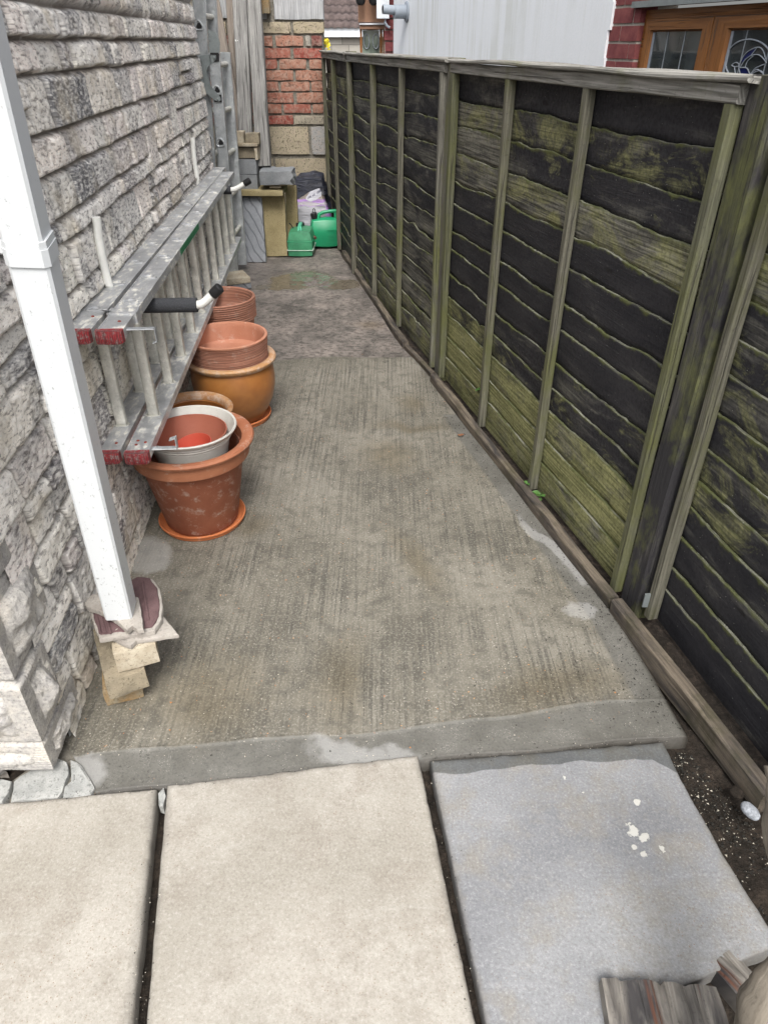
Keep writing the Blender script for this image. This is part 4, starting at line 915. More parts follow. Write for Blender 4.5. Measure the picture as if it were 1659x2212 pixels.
# outer (front) section
outer, fo, DO, XO = ladder_section(-.712, 1.755, -.899, 4.43, .068, 'front section of the grey aluminium ladder, spotted with paint, with metal end hooks', 2.0, .252, 10)
inner, fi_, DI, XI = ladder_section(-.797, 1.755, -.981, 4.60, .070, 'rear section of the aluminium ladder, pressed against the stone wall', 1.93, .252, 11)
U3 = Vector((0, 0, 1))
# wide sleeve over the front stile, rivets, green label, end hooks
mb = MB(); y = 1.885; beam(mb, (fo(y), y, LZ1+.001), (fo(1.93), 1.93, LZ1+.001), .080, .034, bev=.002); mb.build('guide_sleeve', M_ALU, outer)
mb = MB(); y = 1.885; c_ = Vector((fo(y)-.042, y+.02, LZ1+.016)); beam(mb, c_, c_+Vector((-.002, -.03, .014)), .022, .003); mb.build('guide_lug', M_ALU, outer)
def rivets(lst, par):
    for (y, o, z) in lst:
        mb = MB(); lathe(mb, [(.0001, .0016), (.003, .0014), (.0046, 0), (.0046, -.002)][::-1], Vector((fo(y)+o if par is outer else fi_(y)+o, y, z+.0135)), 14); mb.build('rivet', M_REDRIV, par)
rivets([(1.83, .008, LZ1), (1.80, -.012, LZ0), (1.825, -.012, LZ0), (1.815, .012, LZ0)], outer); rivets([(1.87, .01, LZ1), (1.81, .012, LZ0)], inner)
mb = MB(); ya, yb = 2.62, 3.05; beam(mb, (fo(ya)+.0345, ya, LZ1+.001), (fo(yb)+.0345, yb, LZ1+.001), .0012, .022, bev=.0002); mb.build('side_label', M_GREENLBL, outer)
def endhook(z, flipz, zoff):
    y = 1.80; base = Vector((fo(y)+.034, y, z+zoff)); th = .003; w_ = .020
    pts = [base-XO*.012, base+XO*.030, base+XO*.072]
    mb = MB(); beam(mb, pts[0], pts[2], .020, th, up=U3, bev=.0008)
    e = pts[2]; s_ = -1 if flipz else 1
    beam(mb, e-U3*s_*.0015, e+U3*s_*.036, .020, th, up=XO, bev=.0008)
    if not flipz: beam(mb, e+U3*.034+XO*.001, e+U3*.034-XO*.018-U3*.006, .020, th, up=U3, bev=.0008)
    else: beam(mb, e-U3*.036+XO*.001, e-U3*.040-XO*.012, .014, th, up=U3, bev=.0008)
    mb.build('end_hook', M_ALU2, outer)
endhook(LZ1, True, .002); endhook(LZ0, False, .0)
# -------------------------------------------------- pots
def pot(name, label, prof, c, m, cat='pot', M=None, wob=.004, parts=(), group=None, sharp=40):
    o = MB(); lathe(o, prof, c, 84, M, wob)
    if not parts: return tag(o.build(name, m, None, sharp=sharp), label, cat, group)
    root = thing(name, label, cat, c, group); o.build('body', m, root, sharp=sharp)
    for nm, pr, mm in parts: q_ = MB(); lathe(q_, pr, c, 84, M, wob, False); q_.build(nm, mm, root, sharp=sharp)
    return root
def rr_(r0, z0, r1, z1, n=5, out_=1):       # rolled lip outline between two points
    return [((r0+r1)/2+(r0-r1)/2*math.cos(math.pi*i/n), (z0+z1)/2+out_*abs(r0-r1)/2*math.sin(math.pi*i/n)) for i in range(n+1)]
def saucer(c, r, label, h=.028):
    mb = MB(); lathe(mb, [(.01, .004), (r*.86, .004), (r*.9, .007), (r*.96, h*.9), (r*.975, h), (r*.995, h*.96), (r, h*.8), (r*.985, h*.62), (r*.95, h*.5), (r*.93, .001), (r*.9, 0)][::-1], c, 90, None, .002)
    return tag(mb.build('plant_saucer', M_SAUCER, None, sharp=40), label, 'saucer')
c1 = G(440, 1120); c1.z = .001
s1 = saucer(c1, .152, 'bright orange clay saucer under the big front terracotta pot', .024)
z1_ = .006; RT = .200; HT = AY(440, 958, c1.y).z
print('pot1', c1, HT)
HT = .335
body = [(.10, z1_), (.118, z1_), (.126, z1_+.012), (.168, HT-.085), (.170, HT-.082), (.170, HT-.05), (.160, HT-.04), (.120, z1_+.03), (.10, z1_+.022)]
rim = [(.168, HT-.075), (.182, HT-.072), (.191, HT-.066), (.197, HT-.035), (.197, HT-.026), (.203, HT-.022), (.211, HT-.016), (.213, HT-.008), (.209, HT-.001), (.199, HT), (.187, HT-.002), (.172, HT-.012), (.166, HT-.05), (.166, HT-.07)]
bigpot = pot('terracotta_pot', 'largest terracotta pot in front, thick rolled rim, holding a white pot', body, c1, M_TERRA, parts=[('rim', rim, M_TERRA_R)])
cw = c1+Vector((.004, -.002, 0)); ZW = HT+.038
mb = MB(); lathe(mb, [(.095, ZW-.20), (.126, ZW-.06), (.131, ZW-.045), (.130, ZW-.042), (.137, ZW-.036), (.135, ZW-.032), (.142, ZW-.026), (.140, ZW-.021), (.152, ZW-.014), (.157, ZW-.004), (.155, ZW), (.149, ZW-.002), (.136, ZW-.03), (.124, ZW-.06), (.093, ZW-.19), (.04, ZW-.19)], cw, 90, None, .006); tag(mb.build('plastic_pot', M_WHITEPOT, None), 'off white ribbed rim plastic pot nested in the front terracotta pot', 'pot')
ci = cw+Vector((-.004, .004, 0)); ZI = ZW-.022
mb = MB(); lathe(mb, [(.09, ZI-.15), (.122, ZI-.03), (.1265, ZI), (.1235, ZI), (.119, ZI-.03), (.088, ZI-.13), (.02, ZI-.13)], ci, 80); tag(mb.build('plastic_pot', M_PLASTERRA, None), 'brown red plastic pot sunk inside the white pot', 'pot')
cr_ = ci+Vector((.012, -.022, ZI-.045)); Mt = (Matrix.Rotation(R(-9), 3, 'Y') @ Matrix.Rotation(R(10), 3, 'X'))
mb = MB(); lathe(mb, [(.045, -.075), (.060, -.012), (.063, -.010), (.066, .003), (.064, .004), (.060, -.006), (.058, -.012), (.043, -.060), (.028, -.062), (.026, -.056), (.012, -.056)], cr_, 64, Mt); tag(mb.build('plastic_pot', M_REDPOT, None), 'small bright red plastic pot lying tilted in the innermost pot', 'pot')
c2 = G(432, 1000); c2 = Vector((-.745, 2.44, .001))
H2 = AY(432, 892, c2.y).z; H2 = .250; r2 = .155
pot('glazed_pot', 'brown glazed pot mostly hidden behind the front terracotta pot', [(.10, .001), (.115, .001), (.150, .10), (.156, .19), (.142, H2-.03), (.140, H2-.02), (.130, H2-.03), (.14, .18), (.10, .03), (.02, .025)], c2, M_GLAZE, parts=[('rim', [(.138, H2-.03), (.150, H2-.022), (.160, H2-.012), (.161, H2-.004), (.154, H2+.002), (.143, H2), (.134, H2-.010), (.132, H2-.025)], M_GLAZERIM)])
sc_ = G(548, 925); c3 = Vector((-.60, 0, .001))
e1 = G(588, 893); c3 = Vector((e1.x-.148, e1.y-.035, .001)); print('saucer3', e1, sc_, c3)
saucer(c3, .150, 'orange clay saucer under the round ochre glazed pot', .026)
H3 = .290
pot('glazed_pot', 'round bellied ochre glazed pot on an orange saucer, behind the front pots', [(.09, .006), (.108, .006), (.116, .012), (.140, .05), (.164, .10), (.178, .155), (.181, .20), (.177, H3-.05), (.170, H3-.022), (.160, H3-.02), (.168, .2), (.15, .08), (.10, .03), (.02, .025)], c3, M_GLAZE,
    parts=[('rim', [(.168, H3-.028), (.180, H3-.024), (.191, H3-.012), (.193, H3-.003), (.188, H3+.004), (.176, H3+.006), (.164, H3+.002), (.158, H3-.012), (.160, H3-.024)], M_GLAZERIM)])
def ribbed(r, z0, h, nrib, wall=.014, dep=.0018, tap=.94):
    P = []; n = nrib*4
    for i in range(n+1):
        f = i/n; P.append((r*(tap+(1-tap)*f)+dep*math.sin(i*math.pi/2+.3)+.0008*math.sin(i*1.7), z0+h*f))
    return P
H4 = H3-.005; R4 = .172; hb4 = .100
pr = [(.10, H4), (.14, H4)]+ribbed(R4-.002, H4+.002, hb4-.004, 15, tap=.965)+[(R4-.002, H4+hb4), (R4-.007, H4+hb4+.002), (R4-.013, H4+hb4-.001), (R4-.016, H4+hb4-.02), (R4-.022, H4+.028), (R4-.035, H4+.020), (R4-.06, H4+.019), (.02, H4+.018)]
c3b = c3+Vector((-.006, -.006, 0))
pot('terracotta_bowl', 'shallow ribbed terracotta bowl sitting on top of the ochre glazed pot', pr, c3b, M_TERRA_RIB, parts=[('rim', [(R4-.0035, H4+hb4-.010), (R4+.0005, H4+hb4-.004), (R4+.0008, H4+hb4+.002), (R4-.003, H4+hb4+.005), (R4-.010, H4+hb4+.0045), (R4-.0145, H4+hb4-.001), (R4-.0165, H4+hb4-.019), (R4-.0225, H4+.029), (R4-.036, H4+.0215), (R4-.06, H4+.020), (.01, H4+.0195)], M_TERRA_L)])
c5 = G(497, 745); e5 = AY(551, 650, 3.15); print('far pot', e5)
e5 = AY(551, 650, 3.29); c5 = Vector((e5.x-.165, 3.29, .001)); H5 = AY(551, 640, 3.29).z; print('H5', H5)
pot('terracotta_pot', 'far terracotta pot with a smooth lower body under its ribbed collar', [(.09, .001), (.115, .001), (.152, H5-.10), (.152, H5-.09), (.12, H5-.09)], c5, M_TERRA_L,
    parts=[('ribbed_collar', [(.13, H5-.098), (.157, H5-.098)]+ribbed(.165, H5-.095, .088, 9, dep=.0026, tap=.975)+[(.165, H5-.004), (.160, H5), (.153, H5-.002), (.150, H5-.02), (.143, H5-.066), (.130, H5-.072), (.02, H5-.073)], M_TERRA_RIB)])
# -------------------------------------------------- white downpipe and its footing of bricks and tiles
f0, f1 = G(228, 1520), G(308, 1500); print('stack front', f0, f1)
ctr = (f0+f1)/2; YS = ctr.y
def brick(off, z, rot, size, m, label, seed, rough=.0018):
    mb = MB(); fr_c = Vector((off[0], off[1], z+size[2]/2)); q = Rz(rot); c_ = fr_c+q @ Vector((0, size[1]/2, 0))
    block(mb, c_, size, q, rough, seed, .006, 15, 26); return tag(mb.build('stone_brick', m, None, sharp=50), label, 'brick', 'stone bricks under the downpipe')
brick((-.668, 1.215), .0, 20, (.096, .215, .060), M_OCHRE, 'orange brown stone brick at the bottom of the pile under the downpipe', 1)
brick((-.637, 1.190), .061, 27, (.100, .215, .062), M_TAN, 'mossy tan stone brick in the middle of the pile under the downpipe', 2)
brick((-.609, 1.217), .124, 22, (.104, .205, .066), M_CREAM, 'cream stone brick at the top of the pile, below the broken tiles', 3)
ZT = .193
def shard(pts, z, th, m, label, seed, tilt=(0, 0), jit=.0022):
    o = poly_slab('tile_fragment', pts, z, th, m, label, 'tile fragment', 'broken roof tiles under the downpipe', seed, jit)
    o.rotation_euler = (R(tilt[0]), R(tilt[1]), 0); return o
shard([(205, 1330), (330, 1300), (387, 1370), (295, 1383), (283, 1396), (262, 1388), (240, 1376)], ZT+.010, .012, M_TILE, 'lowest grey tile fragment with a sharp corner sticking out to the right', 3)
mpts = [(190, 1300), (250, 1275), (300, 1245), (330, 1250), (346, 1272), (350, 1292), (352, 1310), (350, 1338), (335, 1362), (215, 1380), (200, 1340)]
tl = shard(mpts, ZT+.026, .014, M_TILE, 'large maroon roof tile fragment with a chipped pale edge', 5)
cx_ = sum(p[0] for p in mpts)/len(mpts); cy_ = sum(p[1] for p in mpts)/len(mpts)
ft = poly_slab('glazed_face', [(cx_+(x-cx_)*.94-3, cy_+(y-cy_)*.93-5) for x, y in mpts], ZT+.0295, .006, M_TILEMAR, None, None, None, 6, .003); wl = ft.location.copy(); ft.parent = tl; ft.location = wl-tl.location
mb = MB()
for k_ in range(3):
    a_, b_ = G(210+k_*10, 1332, ZT+.031), G(218+k_*11, 1368, ZT+.031); beam(mb, a_, b_, .007, .005, bev=.002)
a_, b_ = G(308, 1256, ZT+.031), G(321, 1340, ZT+.031); beam(mb, a_, b_, .008, .005, bev=.002)
mb.build('tile_rib', M_TILEMAR, ft)
shard([(183, 1302), (195, 1284), (225, 1278), (300, 1290), (306, 1318), (310, 1358), (298, 1360), (286, 1352), (276, 1362), (262, 1348), (244, 1335), (210, 1318), (190, 1312)], ZT+.048, .014, M_TILE, 'topmost pale tile fragment directly under the pipe end', 9)
PZ = ZT+.052
p0 = G(262, 1318, PZ); dep0 = (p0.y*_c+(H0-p0.z)*_s); p1 = AD(66, 532, dep0*51/77); print('pipe', p0, p1, dep0)
dirp = (p1-p0).normalized(); pt_ = lambda z: p0+dirp*((z-p0.z)/dirp.z)
pipe = thing('downpipe', 'square white plastic downpipe standing on broken tiles at the left', 'downpipe', p0)
upv = Vector((.12, -1, 0)); mb = MB(); beam(mb, p0, pt_(1.135), .065, .065, up=upv, bev=.005, seg=4); mb.build('lower_pipe', M_UPVC, pipe, sharp=30)
mb = MB(); beam(mb, pt_(1.13)+Vector((-.001, 0, 0)), pt_(2.6)+Vector((-.001, 0, 0)), .0635, .0635, up=upv, bev=.005, seg=4); mb.build('upper_pipe', M_UPVC, pipe, sharp=30)
mb = MB(); beam(mb, pt_(1.118), pt_(1.146), .0715, .0715, up=upv, bev=.009); beam(mb, pt_(1.1465), pt_(1.158), .069, .069, up=upv, bev=.009); mb.build('pipe_socket', M_UPVC, pipe, sharp=30)
mb = MB(); q0 = pt_(1.130)+Vector((-.03, .03, 0)); beam(mb, q0, q0+Vector((-.12, .015, 0)), .014, .022, bev=.003); block(mb, q0+Vector((-.10, .03, .005)), (.012, .03, .06), r=.004, n=5, rough=0); mb.build('pipe_clip', M_UPVC, pipe)
# -------------------------------------------------- brick pier at the end of the path
BY = 6.62
def zx(zx_, zy_): return 331.8+.3*zx_, .3*zy_
bw = thing('brick_wall', 'patched end wall of red bricks and concrete blocks behind the leaning timbers', 'wall', (AY(640, 300, BY).x, BY, 0))
xl_, xr_ = AY(*zx(330, 600), BY).x, AY(*zx(1228, 600), BY).x; xr2 = AY(*zx(1272, 1200), BY).x
mb = MB(); mb2 = MB()  # high shade values on the left bricks paint in the shadow there
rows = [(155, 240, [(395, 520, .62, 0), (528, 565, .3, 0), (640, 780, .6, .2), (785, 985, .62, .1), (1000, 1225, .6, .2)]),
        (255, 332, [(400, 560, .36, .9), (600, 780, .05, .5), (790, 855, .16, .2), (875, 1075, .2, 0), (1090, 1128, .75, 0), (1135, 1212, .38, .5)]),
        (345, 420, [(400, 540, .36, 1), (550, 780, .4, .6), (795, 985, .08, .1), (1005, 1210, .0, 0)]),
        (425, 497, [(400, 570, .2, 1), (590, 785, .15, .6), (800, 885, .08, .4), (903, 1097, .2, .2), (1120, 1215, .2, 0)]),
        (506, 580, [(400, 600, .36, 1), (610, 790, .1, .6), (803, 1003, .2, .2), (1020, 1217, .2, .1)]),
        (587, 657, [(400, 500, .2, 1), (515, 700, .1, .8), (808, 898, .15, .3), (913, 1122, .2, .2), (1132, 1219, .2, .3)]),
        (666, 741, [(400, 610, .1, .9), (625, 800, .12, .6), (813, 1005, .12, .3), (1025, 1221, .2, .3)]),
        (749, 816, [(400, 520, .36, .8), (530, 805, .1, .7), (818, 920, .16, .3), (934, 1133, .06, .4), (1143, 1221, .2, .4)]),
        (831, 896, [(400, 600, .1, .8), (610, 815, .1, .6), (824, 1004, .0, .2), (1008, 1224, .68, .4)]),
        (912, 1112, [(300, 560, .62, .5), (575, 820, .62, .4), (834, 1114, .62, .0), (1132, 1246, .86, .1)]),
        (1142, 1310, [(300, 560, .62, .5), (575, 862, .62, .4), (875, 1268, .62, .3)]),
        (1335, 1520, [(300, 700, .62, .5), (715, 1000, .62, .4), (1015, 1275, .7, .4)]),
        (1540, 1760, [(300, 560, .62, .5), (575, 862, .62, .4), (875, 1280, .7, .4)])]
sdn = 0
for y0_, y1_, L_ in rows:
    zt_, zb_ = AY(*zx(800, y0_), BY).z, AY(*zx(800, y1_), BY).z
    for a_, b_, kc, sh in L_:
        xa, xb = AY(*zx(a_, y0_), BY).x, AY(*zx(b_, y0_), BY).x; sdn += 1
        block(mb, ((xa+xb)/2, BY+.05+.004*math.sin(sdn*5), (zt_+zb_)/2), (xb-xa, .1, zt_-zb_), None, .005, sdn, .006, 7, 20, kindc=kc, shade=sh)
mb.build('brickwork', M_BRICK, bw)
m2 = MB(); block(m2, ((xl_-.6+xr_)/2, BY+.11, .75), (xr_-xl_+.62, .19, 1.80), None, .006, 3, .01, 31, 9); m2.build('mortar_bed', M_MORTAR, bw)
m2 = MB(); block(m2, (xr2-.02, BY+.09, .3), (.12, .12, .7), None, .012, 5, .01, 15, 20); m2.build('mortar_edge', M_MORTAR, bw)
for (a_, b_, y0_, y1_) in [(330, 562, -260, 135), (600, 820, -260, 140), (842, 1226, -260, 143), (330, 700, -700, -275), (715, 1226, -700, -275)]:
    pa, pb = AY(*zx(a_, y0_), BY), AY(*zx(b_, y1_), BY); m2 = MB(); block(m2, ((pa.x+pb.x)/2, BY+.055, (pa.z+pb.z)/2), (pb.x-pa.x, .115, pa.z-pb.z), None, .004, a_, .008, 15, 14); m2.build('combed_block', M_COMB, bw)
m2 = MB(); zc_ = AY(*zx(800, 150), BY).z; block(m2, ((xl_+xr_)/2-.26, BY+.14, zc_+.55), (xr_-xl_+.5, .2, 1.25), None, .004, 9, .01, 9); m2.build('mortar_bed', M_MORTAR, bw)
p = AY(*zx(792, 25), BY-.05); m2 = MB(); block(m2, (p.x, BY-.03, p.z), (.09, .08, .12), Rx(6), .002, 4, .004, 7); tag(m2.build('timber_block', M_OCHRE, None), 'small yellow wood block fixed high on the end wall behind the tall post', 'wood block')
# -------------------------------------------------- timbers leaning on the end wall
def timber(tx, ty, bx, by, Yt, Yb, w, t, label, m=M_TIMBER, seed=0, ext=1.0, jit=.004, name='timber_post'):
    a_, b_ = AY(bx, by, Yb), AY(tx, ty, Yt); b_ = a_+(b_-a_)*ext
    mb = MB(); beam(mb, a_, b_, w, t, up=Vector((0, -1, 0)), bev=.005, seg=50, jit=jit, seed=seed); return tag(mb.build(name, m), label, 'timber', 'timbers leaning on the end wall')
timber(519, 0, 532, 292, 6.35, 5.95, .100, .06, 'tall cracked grey timber with white paint drips, left of the wider post', seed=2, ext=1.5)
timber(549, 0, 571, 362, 6.40, 5.85, .104, .07, 'tallest silver grey post, right one of the two upright timbers', seed=6, ext=1.45)
timber(497, 0, 513, 292, 6.45, 6.15, .05, .05, 'narrow dark timber hidden behind the cracked grey one', M_TIMBER2, 9, 1.4)
timber(470, 40, 519, 288, 6.30, 6.00, .075, .03, 'pale brown timber sloping down behind the upright ladder', M_TIMBER2, 12, 1.2)
timber(474, 170, 512, 330, 6.45, 6.20, .05, .03, 'short brown batten crossing behind the sloping pale timber', M_TIMBER2, 15, 1.0)
# -------------------------------------------------- blocks and slabs stacked at the end
def pblock(x0, y0, x1, y1, Y, dep, m, name, label, cat, seed, rough=.003, group=None, fn=None, rot=None, n=13, r=.005):
    a_, b_ = AY(x0, y0, Y), AY(x1, y1, Y); c_ = Vector(((a_.x+b_.x)/2, Y+dep/2, (a_.z+b_.z)/2))
    mb = MB(); block(mb, c_, (abs(b_.x-a_.x), dep, a_.z-b_.z), rot, rough, seed, r, n, 22, fn); return tag(mb.build(name, m, None, sharp=50), label, cat, group)
gS = 'slabs and blocks stacked at the far end'
ys = G(543, 567).y; yy = G(599, 555).y; print('rear Y', ys, yy, [AY(515, 424, yy-.1), AY(613, 411, yy-.1)])
def lean(pts, Yb, Yt, th, m, label, seed):
    """slab leaning back: outline TL, TR, BR, BL in the picture; foot at Yb, head at Yt"""
    TL, TR, BR, BL = [AY(x, y, Yt) if i < 2 else AY(x, y, Yb) for i, (x, y) in enumerate(pts)]
    BL.z = max(BL.z, .003); BR.z = max(BR.z, .003); n = 18; V = []; UV = []; mb = MB(); nrm = (TR-TL).cross(BL-TL).normalized()
    if nrm.y > 0: nrm = -nrm
    P = []
    for j in range(n+1):
        for i in range(n+1):
            u, v = i/n, j/n; p = (TL*(1-u)+TR*u)*(1-v)+(BL*(1-u)+BR*u)*v; e = min(u, 1-u, v, 1-v)
            p = p+nrm*(.0035*mn.noise(p*14+Vector((seed, 0, 0)))-(.004 if e == 0 else 0)); 
            if e == 0: p = p+Vector((mn.noise(p*30), 0, mn.noise(p*30+Vector((4, 4, 4)))))*.004
            P.append(p)
    F = [(j*(n+1)+i, (j+1)*(n+1)+i, (j+1)*(n+1)+i+1, j*(n+1)+i+1) for j in range(n) for i in range(n)]
    b0 = len(P); P2 = [p-nrm*th for p in P]; F += [tuple(b0+i for i in reversed(f)) for f in F]
    rg = [i for i in range(n+1)]+[j*(n+1)+n for j in range(1, n+1)]+[n*(n+1)+i for i in range(n-1, -1, -1)]+[j*(n+1) for j in range(n-1, 0, -1)]
    k_ = len(rg); F += [(rg[i], rg[(i+1) % k_], b0+rg[(i+1) % k_], b0+rg[i]) for i in range(k_)]
    mb.add(P+P2, F); return tag(mb.build('stone_slab', m, None, sharp=50), label, 'slab', gS)
lean([(499, 427), (564, 425), (575, 566), (511, 568)], ys, ys+.16, .045, M_GREYSLAB, 'blue grey slab with swirly lines leaning against the yellow slab', 3)
lean([(560, 420), (614, 420), (621, 553), (577, 556)], yy, yy+.05, .05, M_YELLOW, 'speckled yellow stone slab standing upright beside the smaller petrol can', 5)
lean([(616, 400), (639, 400), (645, 500), (621, 530)], yy+.18, yy+.24, .05, M_YELLOW, 'yellow slab behind, partly hidden by the two petrol cans', 6)
YSH = yy-.06
zs = AY(560, 423, YSH).z; print('shelf z', zs)
pblock(490, 411, 612, 424, YSH, .30, M_YELLOW, 'stone_slab', 'flat yellow stone slab laid across the upright slabs like a shelf', 'slab', 7, group=gS)
pblock(495, 378, 558, 410, YSH+.06, .2, M_GREYBLK, 'concrete_block', 'lower grey block standing on the yellow shelf slab', 'block', 8, group=gS)
pblock(494, 345, 556, 377.5, YSH+.07, .2, M_GREYBLK, 'concrete_block', 'upper grey block of the pile, under the tan hollow block', 'block', 9, group=gS)
hb_ = thing('hollow_block', 'tan block with a recessed face under the two small bricks', 'block', AY(524, 344, YSH+.08), gS)
a_, b_ = AY(493, 311, YSH+.08), AY(557, 344.5, YSH+.08); cx_, cz_ = (a_.x+b_.x)/2, (a_.z+b_.z)/2; wx, hz = b_.x-a_.x, a_.z-b_.z
mb = MB(); block(mb, (cx_, YSH+.19, cz_-hz*.1), (wx-.02, .17, hz*.7), None, .003, 4, .004, 9); mb.build('recessed_face', M_TAN, hb_)
mb = MB(); block(mb, (cx_, YSH+.17, cz_+hz*.43), (wx+.02, .19, hz*.2), None, .002, 6, .004, 9); block(mb, (b_.x-.008, YSH+.17, cz_-.015), (.022, .19, hz*.8), None, .002, 7, .004, 9); mb.build('raised_frame', M_CREAM, hb_)
pblock(497, 284, 528, 311, YSH+.10, .10, M_CREAM, 'stone_brick', 'pale square stone brick on top of the pile, left of a matching one', 'brick', 11, .004, 'pair of small bricks on the pile')
pblock(529, 288, 560.5, 312, YSH+.10, .11, M_TAN, 'stone_brick', 'orange tan stone brick on top of the pile, right one of the pair', 'brick', 12, .004, 'pair of small bricks on the pile')
pblock(559, 370, 632, 400, YSH-.01, .24, M_GREYBLK, 'concrete_block', 'broken grey concrete block with a rough right end resting on the yellow slabs', 'block', 14, .005, gS, fn=lambda v: v+Vector((.025*mn.noise(v*25) if v.x > .1 else 0, 0, 0)), n=21)
p = AY(596, 408, YSH+.05); mb = MB(); block(mb, (p.x, YSH+.04, zs+.055), (.085, .03, .016), Rz(6), .006, 3, .004, 9); tag(mb.build('stone_chip', M_CREAM, None), 'thin pale stone sliver lying on the yellow shelf slab', 'stone chip')
ysx = YSH+.16; c_ = AY(560, 560, ysx); mb = MB(); block(mb, (c_.x-.02, ysx+.11, zs/2-.01), (.24, .14, zs-.06), None, .004, 6, .006, 9); tag(mb.build('concrete_block', M_GREYBLK, None), 'grey support block hidden in shadow behind the upright slabs', 'block', gS)
for (x0, y0, x1, y1, zz, m_, lb, sd_) in [(470, 604, 536, 616, .045, M_GREYSLAB, 'lower grey paving offcut on the ground behind the far terracotta pot', 3), (478, 592, 524, 604, .085, M_CREAM, 'upper pale paving offcut on the ground behind the far terracotta pot', 5)]:
    c_ = G((x0+x1)/2, (y0+y1)/2-4, zz); c_.z = zz-.02; mb = MB(); block(mb, c_, (.21, .20, .04), Rz(24), .003, sd_, .005, 11); tag(mb.build('paving_offcut', m_, None), lb, 'slab', 'paving offcuts behind the pots')
# -------------------------------------------------- upright ladder beside the house wall
def up_ladder():
    root = thing('ladder', 'upright clean aluminium double ladder with galvanised stays in the far left corner', 'ladder', (G(500, 590).x, 5.05, 0))
    Yl = 5.05
    def stile(bx, by, tx, ty, w, Y, zlo, ext=1.0):
        a_, b_ = AY(bx, by, Y), AY(tx, ty, Y); d = (b_-a_)/(b_.z-a_.z); lo = a_+d*(zlo-a_.z); hi = a_+d*(2.45-a_.z) if ext > 1 else b_
        mb = MB(); stile_box(mb, lo, hi, w, .026, Vector((0, -1, 0))); beam(mb, lo+(hi-lo)*.0+Vector((w*.36, -.014, 0)), hi+Vector((w*.36, -.014, 0)), .006, .004, up=Vector((0, -1, 0)), bev=.001); beam(mb, lo+Vector((-w*.36, -.014, 0)), hi+Vector((-w*.36, -.014, 0)), .006, .004, up=Vector((0, -1, 0)), bev=.001)
        return mb, lo, hi, d
    w1 = (AY(444, 100, Yl).x-AY(417, 100, Yl).x)*.93
    rungsA = [(448, 55), (460, 0)]
    mb, lo, hi, d1 = stile(455, 358, 430, 0, w1, Yl, .03, 1.5)
    for px, py in ((430.5, 56), (450.5, 297)): p_ = AY(px, py, Yl); dring(mb, Vector((p_.x, Yl-.012, p_.z)), Vector((0, -1, 0)), Vector((0, 0, 1)), .044, .040, .004)
    s1_ = mb.build('stile', M_ALU2, root, sharp=30)
    w2 = (AY(475, 114, Yl-.03).x-AY(452, 114, Yl-.03).x)*1.02
    mb, lo2, hi2, d2 = stile(485, 360, 463, 114, w2, Yl-.03, .03)
    for px, py in ((469.5, 195), (477.5, 308)): p_ = AY(px, py, Yl-.03); dring(mb, Vector((p_.x, Yl-.043, p_.z)), Vector((0, -1, 0)), Vector((0, 0, 1)), .044, .040, .004)
    s2_ = mb.build('stile', M_ALU2, root, sharp=30)
    mb = MB(); beam(mb, lo2-Vector((0, 0, .0)), lo2-Vector((0, 0, .028)), w2+.006, .034, up=Vector((0, -1, 0)), bev=.004); mb.build('rubber_foot', M_BLACK, s2_)
    mb = MB(); beam(mb, lo-Vector((0, 0, .0)), lo-Vector((0, 0, .028)), w1+.006, .034, up=Vector((0, -1, 0)), bev=.004); mb.build('rubber_foot', M_BLACK, s1_)
    for (px, py, YY) in ((430.5, 56, Yl-.0135), (450.5, 297, Yl-.0135), (469.5, 195, Yl-.0445), (477.5, 308, Yl-.0445)):
        p_ = AY(px, py, YY); n = 18; V = [Vector((p_.x, YY-.0005, p_.z))]
        for i in range(n): a = 2*math.pi*i/n; rr = 1+.14*math.cos(3*a+math.pi/2); V.append(Vector((p_.x+math.cos(a)*.0155*rr, YY-.0005, p_.z+math.sin(a)*.0145*rr)))
        mb = MB(); mb.add(V, [(0, 1+(i+1) % n, 1+i) for i in range(n)]); mb.build('rung_bore', M_BLACK, root)
    for (lo_, hi_, Y2) in ((lo, hi, Yl), (lo2, hi2, Yl-.03)):  # far stiles and rungs
        off = Vector((-.0, .36, 0)); mb = MB(); stile_box(mb, lo_+off, hi_+off, .062, .026, Vector((0, -1, 0))); mb.build('stile', M_ALU2, root, sharp=30)
        z_ = .3
        while z_ < hi_.z-.05:
            p_ = lo_+(hi_-lo_)*((z_-lo_.z)/(hi_.z-lo_.z)); mb = MB(); tube(mb, [p_+Vector((0, .012, 0)), p_+Vector((0, .348, 0))], .015, 12); mb.build('rung', M_RUNG, root); z_ += .25
    # galvanised locking stay
    YS_ = Yl-.052
    def plate(pts, th, m, nm, par, holes=None, Y=YS_, close=True):
        P = [AY(x, y, Y) for x, y in pts]; n = len(P); c_ = sum(P, Vector())/n; V = P+[p_+Vector((0, th, 0)) for p_ in P]; mb = MB()
        F = [tuple(range(n)), tuple(range(2*n-1, n-1, -1))]+[(i, n+i, n+(i+1) % n, (i+1) % n) for i in range(n)]
        mb.add(V, F); o = mb.build(nm, m, par, smooth=False); return o
    z8 = lambda x, y: (500/1.20555+x*.07502, 120/1.20555+y*.07502)
    outer_ = [(185, 395), (200, 345), (255, 330), (340, 350), (380, 400), (395, 560), (415, 760), (460, 950), (540, 1120), (640, 1260), (760, 1390), (830, 1490), (830, 1560), (770, 1605), (690, 1570), (560, 1480), (440, 1380), (330, 1200), (260, 1010), (225, 800), (200, 600)]
    mb = MB(); inn = [(250, 440), (275, 405), (300, 420), (315, 620), (325, 800), (345, 950), (330, 975), (300, 800), (270, 620)]
